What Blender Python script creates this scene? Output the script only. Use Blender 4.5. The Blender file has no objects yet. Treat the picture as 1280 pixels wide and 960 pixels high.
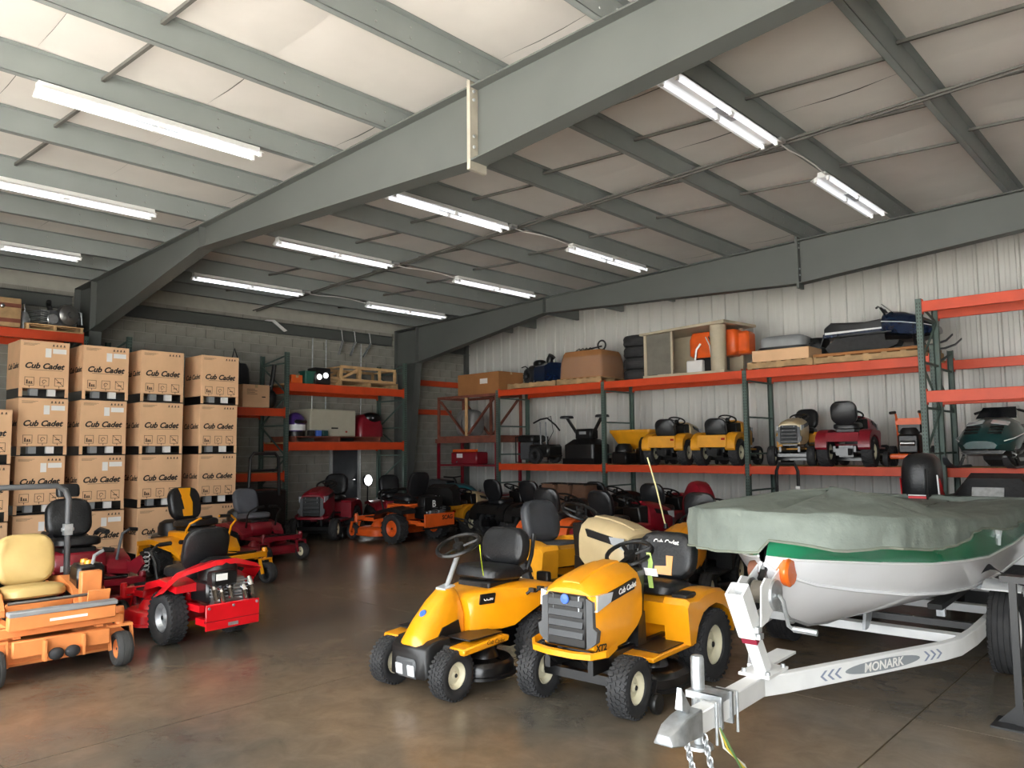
import bpy, bmesh, math, random
from mathutils import Vector, Matrix, Euler
random.seed(7)
SC = bpy.context.scene
COL = SC.collection
PI = math.pi
def rad(a): return math.radians(a)

# ------------------------------------------------------------------ camera, sky, exposure
YAW, PIT, ROL = rad(42.71), rad(4.823), rad(-0.518)
CAMZ = 1.7
fw = Vector((-math.sin(YAW)*math.cos(PIT), math.cos(YAW)*math.cos(PIT), math.sin(PIT)))
rt = Vector((math.cos(YAW), math.sin(YAW), 0)); up = rt.cross(fw)
r2 = rt*math.cos(ROL) + up*math.sin(ROL); u2 = up*math.cos(ROL) - rt*math.sin(ROL)
cam = bpy.data.cameras.new('camera'); camo = bpy.data.objects.new('camera', cam); COL.objects.link(camo)
mm = Matrix.Identity(4)
for i in range(3):
    mm[i][0] = r2[i]; mm[i][1] = u2[i]; mm[i][2] = -fw[i]
mm[2][3] = CAMZ
camo.matrix_world = mm
cam.sensor_width = 36.0; cam.lens = 36.0*962.7/1280.0; cam.clip_start = .05; cam.clip_end = 300
SC.camera = camo
SC.view_settings.view_transform = 'Standard'; SC.view_settings.look = 'None'
SC.view_settings.gamma = 1.0; SC.view_settings.use_curve_mapping = False
SC.view_settings.exposure = 0.04
w = bpy.data.worlds.new('sky'); SC.world = w; w.use_nodes = True
bgn = w.node_tree.nodes['Background']; bgn.inputs[0].default_value = (0.93, 0.97, 1.0, 1); bgn.inputs[1].default_value = 8.6
sun = bpy.data.lights.new('sun', 'SUN'); sun.energy = 50; sun.angle = rad(1.5); sun.color = (1, .97, .93)
so = bpy.data.objects.new('sun', sun); COL.objects.link(so); so.rotation_euler = Vector((.25, .36, -.9)).to_track_quat('-Z', 'Y').to_euler()
# the big open door of the bay, behind the camera: a portal that guides the daylight through it
DX0, DX1, DZ1, FY = -8.0, 4.5, 4.2, -1.9
pd = bpy.data.lights.new('door_daylight', 'AREA'); pd.shape = 'RECTANGLE'; pd.size = DX1-DX0; pd.size_y = DZ1
pd.cycles.is_portal = True
po = bpy.data.objects.new('door_daylight', pd); COL.objects.link(po)
po.location = ((DX0+DX1)/2, FY, DZ1/2); po.rotation_euler = (rad(90), 0, 0)

# ------------------------------------------------------------------ materials
def lin(h):
    h = h.lstrip('#'); o = []
    for i in (0, 2, 4):
        c = int(h[i:i+2], 16)/255
        o.append(c/12.92 if c <= .04045 else ((c+.055)/1.055)**2.4)
    return o
MATS = {}
def mat(name, col, rough=.5, metal=0, var=.12, scale=6.0, bump=0.0, bscale=40, coat=0, emit=0, alpha=None, trans=0, spec=.5):
    if name in MATS: return MATS[name]
    m = bpy.data.materials.new(name); m.use_nodes = True
    nt = m.node_tree; b = nt.nodes['Principled BSDF']
    c = lin(col)
    b.inputs['Roughness'].default_value = rough; b.inputs['Metallic'].default_value = metal
    b.inputs['Specular IOR Level'].default_value = spec
    if coat: b.inputs['Coat Weight'].default_value = coat; b.inputs['Coat Roughness'].default_value = .08
    if trans: b.inputs['Transmission Weight'].default_value = trans
    if alpha is not None: b.inputs['Alpha'].default_value = alpha
    if emit:
        b.inputs['Emission Color'].default_value = (*c, 1); b.inputs['Emission Strength'].default_value = emit
    tc = nt.nodes.new('ShaderNodeTexCoord')
    if var > 0:
        n = nt.nodes.new('ShaderNodeTexNoise'); n.inputs['Scale'].default_value = scale; n.inputs['Detail'].default_value = 5
        r = nt.nodes.new('ShaderNodeValToRGB')
        r.color_ramp.elements[0].position = .3; r.color_ramp.elements[1].position = .7
        r.color_ramp.elements[0].color = (*[x*(1-var) for x in c], 1)
        r.color_ramp.elements[1].color = (*[min(1, x*(1+var)) for x in c], 1)
        nt.links.new(tc.outputs['Object'], n.inputs['Vector']); nt.links.new(n.outputs['Fac'], r.inputs['Fac'])
        nt.links.new(r.outputs['Color'], b.inputs['Base Color'])
    else: b.inputs['Base Color'].default_value = (*c, 1)
    if bump > 0:
        n2 = nt.nodes.new('ShaderNodeTexNoise'); n2.inputs['Scale'].default_value = bscale; n2.inputs['Detail'].default_value = 4
        bp = nt.nodes.new('ShaderNodeBump'); bp.inputs['Strength'].default_value = bump; bp.inputs['Distance'].default_value = .02
        nt.links.new(tc.outputs['Object'], n2.inputs['Vector']); nt.links.new(n2.outputs['Fac'], bp.inputs['Height'])
        nt.links.new(bp.outputs['Normal'], b.inputs['Normal'])
    MATS[name] = m
    return m
yellow = mat('yellow_paint', '#e8980e', .3, var=.05, coat=.4)
yelold = mat('old_yellow_paint', '#d8941a', .45, var=.1)
black = mat('black_plastic', '#141414', .42, var=.2)
blackm = mat('black_metal', '#101011', .3, var=.15, coat=.3)
vinyl = mat('black_vinyl', '#17181a', .38, var=.15, bump=.15, bscale=60)
rubber = mat('tire_rubber', '#29292a', .75, var=.25, scale=12)
rubberd = mat('dusty_tire_rubber', '#3a3a39', .85, var=.2, scale=9)
cream = mat('cream_rim', '#e2dcc0', .4, var=.06)
tan = mat('tan_paint', '#c9b48a', .4, var=.06, coat=.3)
red = mat('bright_red_paint', '#d0101c', .3, var=.06, coat=.4)
dred = mat('dark_red_paint', '#7e1020', .4, var=.12, coat=.2)
orange = mat('faded_orange_paint', '#e08a4c', .55, var=.14, scale=5)
orangeb = mat('bright_orange_paint', '#d85a1c', .45, var=.12)
rackor = mat('rack_orange_paint', '#c8421a', .5, var=.1, scale=4)
rackgr = mat('rack_green_paint', '#50625a', .55, var=.15, scale=5)
steelg = mat('frame_grey_paint', '#535653', .55, var=.05, scale=2)
purlg = mat('purlin_grey_paint', '#7d8280', .5, var=.05, scale=2)
steel = mat('bare_steel', '#9a9a98', .35, .9, var=.15)
galv = mat('galvanised_steel', '#b4b8ba', .4, .7, var=.2, scale=18)
chrome = mat('chrome', '#d8d8da', .12, 1, var=.05)
white = mat('white_paint', '#e6e7e6', .4, var=.05)
whitep = mat('white_paper', '#eceae6', .7, var=.02)
ink = mat('black_ink', '#1a1512', .7, var=0)
inkl = mat('light_black_ink', '#4a3526', .7, var=0)
card = mat('cardboard', '#dcb28a', .85, var=.07, scale=3)
cardd = mat('darker_cardboard', '#a06c3e', .85, var=.1, scale=3)
wood = mat('pallet_wood', '#a98a62', .8, var=.25, scale=7)
woodl = mat('pale_wood', '#c8a272', .75, var=.18, scale=7)
woodr = mat('red_brown_wood', '#7a4434', .8, var=.25, scale=6)
greyp = mat('grey_plastic', '#4c4e50', .5, var=.1)
greyl = mat('light_grey_plastic', '#8b8d8e', .5, var=.08)
glassl = mat('lamp_lens', '#dfe4e8', .08, .35, var=.1, coat=.6)
tanv = mat('tan_vinyl', '#c0a468', .42, var=.08, scale=4, bump=.12, bscale=12)
amber = mat('amber_plastic', '#e0661e', .2, var=.08, coat=.5)
limey = mat('lime_ribbon', '#d8ee28', .5, var=.05)
blue = mat('blue_badge', '#3e66c0', .3, var=.05)
teal = mat('teal_paint', '#123c3c', .3, var=.15, coat=.5)
navy = mat('navy_paint', '#15233c', .25, var=.15, coat=.6)
canvas = mat('grey_green_canvas', '#69716a', .8, var=.2, scale=4, bump=.9, bscale=9)

# ------------------------------------------------------------------ mesh helpers
class M:
    def __init__(s): s.v = []; s.f = []
    def add(s, vs, fs, T=None):
        o = len(s.v)
        s.v += [tuple(T @ Vector(p)) if T is not None else tuple(p) for p in vs]
        s.f += [tuple(i+o for i in f) for f in fs]; return s
    def box(s, x0, x1, y0, y1, z0, z1, T=None):
        v = [(x0,y0,z0),(x1,y0,z0),(x1,y1,z0),(x0,y1,z0),(x0,y0,z1),(x1,y0,z1),(x1,y1,z1),(x0,y1,z1)]
        return s.add(v, [(0,3,2,1),(4,5,6,7),(0,1,5,4),(1,2,6,5),(2,3,7,6),(3,0,4,7)], T)
    def cb(s, c, d, rot=(0,0,0)):
        T = Matrix.Translation(c) @ Euler(rot).to_matrix().to_4x4()
        return s.box(-d[0]/2, d[0]/2, -d[1]/2, d[1]/2, -d[2]/2, d[2]/2, T)
    def bar(s, a, b, w, h=None, upv=(0,0,1)):
        a = Vector(a); b = Vector(b); h = h or w; d = (b-a); L = d.length; d.normalize(); u = Vector(upv)
        if abs(d.dot(u)) > .98: u = Vector((1,0,0))
        y = u.cross(d).normalized(); z = d.cross(y)
        T = Matrix((( d.x,y.x,z.x,a.x),(d.y,y.y,z.y,a.y),(d.z,y.z,z.z,a.z),(0,0,0,1)))
        return s.box(0, L, -w/2, w/2, -h/2, h/2, T)
    def loft(s, rings, cap=True, closed=True):
        o = len(s.v); n = len(rings[0])
        for r in rings: s.v += [tuple(p) for p in r]
        for i in range(len(rings)-1):
            for j in range(n if closed else n-1):
                k = (j+1) % n
                s.f.append((o+i*n+j, o+i*n+k, o+(i+1)*n+k, o+(i+1)*n+j))
        if cap and closed:
            s.f.append(tuple(o+j for j in reversed(range(n)))); s.f.append(tuple(o+(len(rings)-1)*n+j for j in range(n)))
        return s
    def tube(s, pts, r, n=8, cap=True, loop=False):
        pts = [Vector(p) for p in pts]; rings = []; N = len(pts); u = None
        for i, p in enumerate(pts):
            if loop: d = pts[(i+1) % N]-pts[i-1]
            else: d = pts[min(i+1, N-1)]-pts[max(i-1, 0)]
            d.normalize()
            if u is None: u = Vector((0,0,1)) if abs(d.z) < .9 else Vector((1,0,0))
            a = u - d*u.dot(d)
            if a.length < 1e-5: a = d.orthogonal()
            a.normalize(); u = a; b = d.cross(a)
            rr = r[i] if isinstance(r, (list, tuple)) else r
            rings.append([p + (a*math.cos(2*PI*k/n) + b*math.sin(2*PI*k/n))*rr for k in range(n)])
        if loop: rings.append(rings[0]); cap = False
        return s.loft(rings, cap)
    def lathe(s, prof, axis='z', c=(0,0,0), n=20, cap=False):
        rings = []
        for r, h in prof:
            ring = []
            for k in range(n):
                a = 2*PI*k/n; x, y = r*math.cos(a), r*math.sin(a)
                p = {'z': (x,y,h), 'y': (x,h,-y), 'x': (h,x,y)}[axis]
                ring.append((p[0]+c[0], p[1]+c[1], p[2]+c[2]))
            rings.append(ring)
        return s.loft(rings, cap)
    def prism(s, poly, plane, a, b):
        def P(p, t): return {'xz': (p[0],t,p[1]), 'yz': (t,p[0],p[1]), 'xy': (p[0],p[1],t)}[plane]
        return s.loft([[P(p, a) for p in poly], [P(p, b) for p in poly]])
    def ell(s, c, r, nu=14, nv=8, pw=1.0, rot=(0,0,0)):
        R = Euler(rot).to_matrix()
        def sp(x): return math.copysign(abs(x)**pw, x)
        rings = []
        for j in range(nv+1):
            t = -PI/2 + PI*j/nv; ct = max(.02, math.cos(t))
            rings.append([Vector(c) + R @ Vector((r[0]*sp(math.cos(2*PI*k/nu))*sp(ct), r[1]*sp(math.sin(2*PI*k/nu))*sp(ct), r[2]*sp(math.sin(t)))) for k in range(nu)])
        return s.loft(rings)
    def grid(s, fn, nu, nv):
        o = len(s.v)
        for i in range(nu+1):
            for j in range(nv+1): s.v.append(tuple(fn(i/nu, j/nv)))
        for i in range(nu):
            for j in range(nv):
                a = o+i*(nv+1)+j; s.f.append((a, a+nv+1, a+nv+2, a+1))
        return s
    def mesh(s, name, m, bev=0, seg=1, ang=38, flat=False):
        me = bpy.data.meshes.new(name); me.from_pydata(s.v, [], s.f)
        bm = bmesh.new(); bm.from_mesh(me)
        bmesh.ops.recalc_face_normals(bm, faces=bm.faces)
        if bev:
            es = [e for e in bm.edges if e.is_manifold and e.calc_face_angle(0) > rad(32)]
            bmesh.ops.bevel(bm, geom=es, offset=bev, segments=seg, affect='EDGES', profile=.5, clamp_overlap=True)
        bm.to_mesh(me); bm.free()
        if not flat:
            me.polygons.foreach_set('use_smooth', [True]*len(me.polygons)); me.set_sharp_from_angle(angle=rad(ang))
        me.materials.append(m); return me
def put(name, me, parent=None, loc=(0,0,0), rot=(0,0,0), label=None):
    o = bpy.data.objects.new(name, me); COL.objects.link(o); o.location = loc; o.rotation_euler = rot
    if parent is not None: o.parent = parent
    if label: o['label'] = label
    return o
def part(name, mb, m, parent=None, bev=0, seg=1, loc=(0,0,0), rot=(0,0,0), label=None, **k):
    return put(name, mb.mesh(name, m, bev, seg, **k), parent, loc, rot, label)
def tag(o, label, cat, group=None, kind=None):
    o['label'] = label; o['category'] = cat
    if group: o['group'] = group
    if kind: o['kind'] = kind
    return o
def thing(name, label, cat, loc=(0,0,0), rz=0, group=None):
    o = bpy.data.objects.new(name, None); COL.objects.link(o); o.location = loc; o.rotation_euler = (0,0,rz)
    o.empty_display_size = .1
    return tag(o, label, cat, group)
def struct(o): o['kind'] = 'structure'; return o
def dup(root, loc, rz, label, group=None):
    def cp(o, par):
        c = o.copy(); COL.objects.link(c)
        if par is not None: c.parent = par
        for ch in o.children: cp(ch, c)
        return c
    r = cp(root, None); r.location = loc; r.rotation_euler = (0,0,rz); r['label'] = label
    if group: r['group'] = group
    return r
TXT = {}
def text(s, size, m, shear=0, ext=.0006, off=0, sx=1.0):
    k = (s, size, m.name, shear, ext, off, sx)
    if k not in TXT:
        c = bpy.data.curves.new('t', 'FONT'); c.body = s; c.size = size; c.shear = shear; c.extrude = ext; c.offset = off
        c.align_x = 'CENTER'; c.align_y = 'CENTER'; c.resolution_u = 3
        o = bpy.data.objects.new('t', c); COL.objects.link(o)
        dg = bpy.context.evaluated_depsgraph_get(); dg.update()
        me = bpy.data.meshes.new_from_object(o.evaluated_get(dg))
        bpy.data.objects.remove(o); bpy.data.curves.remove(c)
        me.name = 'lettering'; me.materials.clear(); me.materials.append(m)
        if sx != 1:
            for v in me.vertices: v.co.x *= sx
        TXT[k] = me
    return TXT[k]
def letter(s, size, m, parent, loc, rot, **k): return put('lettering', text(s, size, m, **k), parent, loc, rot)
# ------------------------------------------------------------------ building shell
XB, YW = -15.14, 14.6
def rz_top(x): return 4.664 + .034*(x+14.4)
# floor: saw-cut concrete slabs
fm = bpy.data.materials.new('sealed_concrete'); fm.use_nodes = True
nt = fm.node_tree; b = nt.nodes['Principled BSDF']
tc = nt.nodes.new('ShaderNodeTexCoord')
def noise(sc, det=6, rough=.6, dist=0):
    n = nt.nodes.new('ShaderNodeTexNoise'); n.inputs['Scale'].default_value = sc; n.inputs['Detail'].default_value = det
    n.inputs['Roughness'].default_value = rough; n.inputs['Distortion'].default_value = dist
    nt.links.new(tc.outputs['Object'], n.inputs['Vector']); return n
n1 = noise(.55, 4, .55, 0); n2 = noise(4.5, 7, .68, .6); n3 = noise(38, 3)
r1 = nt.nodes.new('ShaderNodeValToRGB')
for e, (p, c) in zip(r1.color_ramp.elements, ((.36, '#595750'), (.66, '#84715b'))): e.position = p; e.color = (*lin(c), 1)
r2n = nt.nodes.new('ShaderNodeValToRGB')
for e, (p, c) in zip(r2n.color_ramp.elements, ((.3, '#b4b2ac'), (.7, '#ffffff'))): e.position = p; e.color = (*lin(c), 1)
mx = nt.nodes.new('ShaderNodeMix'); mx.data_type = 'RGBA'; mx.blend_type = 'MULTIPLY'; mx.inputs[0].default_value = .6
nt.links.new(n1.outputs['Fac'], r1.inputs['Fac']); nt.links.new(n2.outputs['Fac'], r2n.inputs['Fac'])
nt.links.new(r1.outputs['Color'], mx.inputs[6]); nt.links.new(r2n.outputs['Color'], mx.inputs[7])
nt.links.new(mx.outputs[2], b.inputs['Base Color'])
rr = nt.nodes.new('ShaderNodeMapRange'); rr.inputs[1].default_value = .3; rr.inputs[2].default_value = .7; rr.inputs[3].default_value = .2; rr.inputs[4].default_value = .33
nt.links.new(n2.outputs['Fac'], rr.inputs[0]); b.inputs['Roughness'].default_value = .27
bp = nt.nodes.new('ShaderNodeBump'); bp.inputs['Strength'].default_value = .08; bp.inputs['Distance'].default_value = .01
nt.links.new(n3.outputs['Fac'], bp.inputs['Height']); nt.links.new(bp.outputs['Normal'], b.inputs['Normal'])
b.inputs['Specular IOR Level'].default_value = .6
floor = struct(part('floor', M().box(-15.3, 9.2, FY-.1, 14.9, -.3, -.012), mat('joint_filler', '#8c8066', .9), None))
xs = [-15.2, -11.9, -8.4, -4.97, -1.54, 1.9, 5.4, 9.1]; ys = [FY, 1.3, 5.33, 9.3, 14.7]
for i in range(len(xs)-1):
    for j in range(len(ys)-1):
        g = .006
        part('slab', M().box(xs[i]+g, xs[i+1]-g, ys[j]+g, ys[j+1]-g, -.06, 0), fm, floor)
tag_ground = struct(part('ground_outside', M().box(-40, 40, -45, FY-.11, -.3, -.01), mat('yard_concrete', '#d2d0ca', .9, var=.15, scale=2), None))
# metal end wall: ribbed sheet panels
wm = mat('white_wall_sheet', '#cfcec8', .38, var=.03, scale=1.2)
wall_right = struct(part('wall_right', M().box(XB, 9.0, YW+.06, YW+.16, 0, 6.2), steelg, None))
def panel_mesh(wd):
    prof = []; x = 0; per = .305
    while x < wd-1e-3:
        prof += [(x, 0), (x+.018, -.038), (x+.058, -.038), (x+.076, 0), (x+.15, 0), (x+.165, -.007), (x+.215, -.007), (x+.23, 0)]
        x += per
    prof.append((wd, 0)); m = M(); o = []
    top = [(p[0], p[1], 6.1) for p in prof]; bot = [(p[0], p[1], 0) for p in prof]
    m.loft([bot, top], cap=False, closed=False)
    return m.mesh('sheet_panel', wm, flat=True)
pm = panel_mesh(.915)
x = XB
while x < 8.9:
    put('sheet_panel', pm, wall_right, (x, YW+.03, 0)); x += .915
# block side wall
bmt = mat('grey_block', '#8e8c83', .9, var=.12, scale=5, bump=.25, bscale=60)
wall_left = struct(part('wall_left', M().box(XB-.25, XB-.012, FY, YW+.2, 0, 5.2), mat('mortar', '#a8a69c', .95, var=.06), None))
cells = []
for r in range(23):
    z = r*.2
    y = 2.0 + (.2 if r % 2 else 0) - .4*9
    while y < YW:
        a, b_ = y+.006, min(y+.394, YW); y += .4
        if b_-a > .05: cells.append((a, b_, z+.006, z+.194))
vis = [c for c in cells if (c[1] > 7.0 and c[2] > .95) or (c[2] > 3.3 and c[1] > 5.2)]
vis = sorted(vis, key=lambda c: -c[2])[:300]; vs = set(vis)
BK = {}
for c in vis:
    k = round(c[1]-c[0], 3)
    if k not in BK: BK[k] = M().box(-.25, 0, 0, k, 0, .188).mesh('block', bmt)
    put('block', BK[k], wall_left, (XB+random.uniform(-.002, .003), c[0], c[2]))
sm = M()
for c in cells:
    if c not in vs: sm.box(XB-.25, XB, c[0], c[1], c[2], c[3])
part('block_courses', sm, bmt, wall_left)['kind'] = 'stuff'
# front wall with the open bay door, far right wall (both behind the camera)
fwl = M().box(-15.3, DX0, FY-.15, FY, 0, 6.2).box(DX1, 9.2, FY-.15, FY, 0, 6.2).box(DX0, DX1, FY-.15, FY, DZ1, 6.2)
struct(part('wall_front', fwl, wm, None))
struct(part('wall_far', M().box(9.0, 9.15, FY, YW+.2, 0, 6.2), wm, None))
# roof insulation: facing sheets running up the slope, sagging between the purlins
PX = [-15.0, -14.2, -13.4, -12.6, -11.24, -9.95, -8.6, -7.3, -6.04, -4.7, -3.36, -1.93, -.6, .7, 2.0, 3.3, 4.6, 5.9, 7.2, 9.1]
insm = mat('white_vapour_facing', '#d2cdc7', .5, var=.06, scale=1.5)
ceil = struct(part('ceiling', M().prism([(XB-.25, rz_top(XB)+.42), (9.2, rz_top(9.2)+.42), (9.2, rz_top(9.2)+.5), (XB-.25, rz_top(XB)+.5)], 'xz', FY-.1, YW+.2), steelg, None))
ys = [FY, -1.1, .4, 1.9, 3.4, 4.9, 6.4, 7.9, 9.4, 10.9, 12.4, 13.7, YW+.1]
for j in range(len(ys)-1):
    for i in range(len(PX)-1):
        x0, x1, y0, y1 = PX[i], PX[i+1], ys[j], ys[j+1]
        ph = random.random()*6
        def f(u, v):
            x = x0+(x1-x0)*u; y = y0+(y1-y0)*v
            z = rz_top(x)+.24 - .035*math.sin(PI*u)**2*(.75+.25*math.sin(3*v*PI+ph)) + .006*(abs(2*v-1)**10)
            return (x, y, z)
        part('insulation_sheet', M().grid(f, 5, 6), insm, ceil, ang=180)
# purlins: each a zed section, with bolt heads near the laps
def purlin(x, y0, y1, first):
    t = .004; h = .236; z = rz_top(x)
    m = M()
    m.box(x-t/2, x+t/2, y0, y1, z, z+h)
    m.box(x-.065, x+t/2, y0, y1, z, z+t).box(x-t/2, x+.065, y0, y1, z+h-t, z+h)
    m.box(x-.065, x-.061, y0, y1, z, z+.022)
    o = part('purlin', m, purlg, None, flat=True); struct(o)
    bo = M()
    for yy in (4.8, 12.06):
        for dy in (-1.25, -.9, -.35, -.12, .12, .5, .9):
            for dz in ((.07, .16)):
                bo.lathe([(0, .008), (.009, .007), (.011, 0)], 'x', (x+t/2, yy+dy, z+dz), 6)
    part('bolt_heads', bo, steel, o)['kind'] = 'stuff'
    return o
for x in PX[1:-1]: purlin(x, FY+.02, YW-.02, 0)
# sag rods / bridging angles between neighbouring purlins
sr = mat('bridging_steel', '#54534f', .6, var=.1)
for yb in (.2, 2.45, 7.15, 8.45, 9.75):
    m = M(); n = 0
    for i in range(1, len(PX)-2):
        x0, x1 = PX[i]+.01, PX[i+1]-.01
        off = .0
        o = M().bar((x0, yb+off, rz_top(x0)+.17), (x1, yb+off, rz_top(x1)+.06), .03, .03)
        struct(part('bridging_angle', o, sr, None))
# long cable bracing rods in mid bay
for yb in (8.05, 8.13):
    m = M().bar((-14.8, yb, rz_top(-14.8)-.01), (7, yb, rz_top(7)-.01), .02, .02)
    struct(part('conduit', m, sr, None))
# rafters and columns
def rafter(Y, name):
    top = lambda x: rz_top(x)-.002
    bot = [(-14.2, 3.80), (-10.16, 4.50), (-4.84, 4.30), (-1.85, 4.56), (1.2, 4.83), (9, 5.02)]
    root = part(name, M().loft([[(-14.2, Y-.006, 3.80), (-14.2, Y+.006, 3.80), (-14.2, Y+.006, top(-14.2)), (-14.2, Y-.006, top(-14.2))]] +
        [[(x, Y-.006, z), (x, Y+.006, z), (x, Y+.006, top(x)), (x, Y-.006, top(x))] for x, z in bot[1:]]), steelg, None, flat=True)
    struct(root)
    for i in range(len(bot)-1):
        part('bottom_flange', M().bar((bot[i][0], Y, bot[i][1]-.008), (bot[i+1][0], Y, bot[i+1][1]-.008), .2, .016), steelg, root)
    part('top_flange', M().bar((-15.0, Y, top(-15.0)-.008), (9, Y, top(9)-.008), .2, .016), steelg, root)
    for xs_, zb, lb in ((-10.16, 4.5, 0), (-4.84, 4.30, 1)):
        if lb: part('splice_plate', M().box(xs_-.02, xs_+.02, Y-.105, Y+.105, zb-.09, top(xs_)+.06), steelg if Y > 6 else mat('primer_steel', '#a09a8c', .6), root)
        else: part('stiffener', M().box(xs_-.006, xs_+.006, Y-.1, Y+.1, zb+.004, top(xs_)-.02), steelg, root)
    bo = M()
    for z in (4.42, 4.52, 4.86, 4.94):
        for dy in (-.06, .06): bo.lathe([(0, .016), (.014, .015), (.016, 0)], 'x', (-4.82, Y+dy, z), 6)
    part('splice_bolts', bo, galv, root)['kind'] = 'stuff'
    # tapered column
    c = part('column', M().prism([(-14.98, 0), (-14.62, 0), (-14.2, 3.8), (-14.2, 4.6), (-14.98, 4.6)], 'xz', Y-.006, Y+.006), steelg, None, flat=True)
    struct(c)
    part('inner_flange', M().bar((-14.62, Y, 0), (-14.2, Y, 3.79), .2, .016).box(-14.208, -14.192, Y-.1, Y+.1, 3.79, top(-14.2)-.02), steelg, c)
    part('outer_flange', M().box(-15.0, -14.984, Y-.1, Y+.1, 0, 4.62), steelg, c)
    part('base_plate', M().box(-15.05, -14.55, Y-.13, Y+.13, 0, .02), steelg, c)
    part('column_stiffener', M().box(-14.98, -14.2, Y-.1, Y+.1, 3.79, 3.806), steelg, c)
rafter(4.8, 'rafter'); rafter(12.06, 'rafter')
# eave channel along the block wall, and its tear of insulation
for y0, y1 in ((FY+.02, 4.69), (4.91, 11.95), (12.17, YW)):
    struct(part('eave_channel', M().box(-15.1, -15.09, y0, y1, 4.26, 4.5).box(-15.1, -15.02, y0, y1, 4.26, 4.268).box(-15.1, -15.02, y0, y1, 4.492, 4.5), steelg, None, flat=True))
struct(part('trim_1', M().box(-15.13, -15.03, 14.45, 14.56, 0, 5.0), steelg, None))
# fluorescent strip fixtures, under the purlins
tubem = mat('lit_tube', '#f6f8ff', .4, var=0, emit=1.6)
housing = mat('white_enamel', '#f0f0ee', .35, var=.02)
def strip(x, y, label, L=2.07):
    z = rz_top(x)
    t = thing('strip_light', label, 'ceiling light', (x, y, z), 0, None)
    h = M().prism([(-.045, 0), (.045, 0), (.05, -.05), (.03, -.07), (-.03, -.07), (-.05, -.05)], 'xz', -L/2, L/2)
    part('housing', h, housing, t, flat=True)
    for s in (-1, 1): part('reflector', M().prism([(s*.05, -.045), (s*.135, -.085), (s*.135, -.09), (s*.045, -.053)], 'xz', -L/2, L/2), housing, t, flat=True)
    for s in (-1, 1):
        for k in (-1, 1):
            part('tube', M().lathe([(0, -.49*L/1), (.014, -.49*L), (.014, -.012), (0, -.012)] if k < 0 else [(0, .012), (.014, .012), (.014, .49*L), (0, .49*L)], 'y', (s*.075, 0, -.095), 8), tubem, t)
        for k in (-1, 1): part('end_socket', M().cb((s*.075, k*(L/2-.015), -.088), (.032, .03, .055)), housing, t)
        part('middle_socket', M().box(s*.075-.016, s*.075+.016, -.03, .03, -.115, -.06), housing, t)
    part('ballast_cover', M().box(-.03, .03, -.2, .2, -.078, -.069), galv, t)
    return t
L0 = strip(-3.42, 6.82, 'long white strip light, first beyond the near rafter, in the row furthest right')
def lt(x, y, lb): return dup(L0, (x, y, rz_top(x)), 0, lb)
lt(-3.42, 10.34, 'white strip light against the far rafter, in the row furthest right')
lt(-7.35, 6.82, 'white strip light just beyond the near rafter in the second row from the right')
lt(-7.35, 10.38, 'white strip light against the far rafter, in the second row from the right')
lt(-7.35, 2.98, 'large white strip light at upper left, nearest one before the near rafter')
lt(-9.98, 6.82, 'white strip light just beyond the near rafter in the third row')
lt(-9.98, 10.4, 'white strip light against the far rafter in the third row')
lt(-9.98, 2.98, 'white strip light cut by the left edge, middle of three before the near rafter')
lt(-12.66, 6.82, 'white strip light above the tops of the boxes, beyond the near rafter')
lt(-12.66, 10.45, 'white strip light nearest the far corner of the shed')
lt(-12.66, 2.98, 'white strip light lowest at the left edge, above the engine on the rack')
# thin cable from fixture to fixture
for i, x in enumerate((-3.36, -7.3, -9.95, -12.6)):
    z = rz_top(x)-.03
    tag(part('light_cable', M().tube([(x, 7.9, z-.02), (x, 8.2, z-.03), (x, 8.6, z+.0), (x, 8.95, z), (x, 9.3, z-.03)], .008, 6), whitep),
        ('thin white power cable linking the strip lights of the row furthest right', 'thin white power cable linking the strip lights of the second row', 'thin white power cable linking the strip lights of the third row', 'thin white power cable linking the strip lights of the row above the boxes')[i], 'cable')
    struct(part('junction_box', M().box(x-.06, x+.06, 7.87, 7.99, z-.03, z+.01), galv, None))
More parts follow.
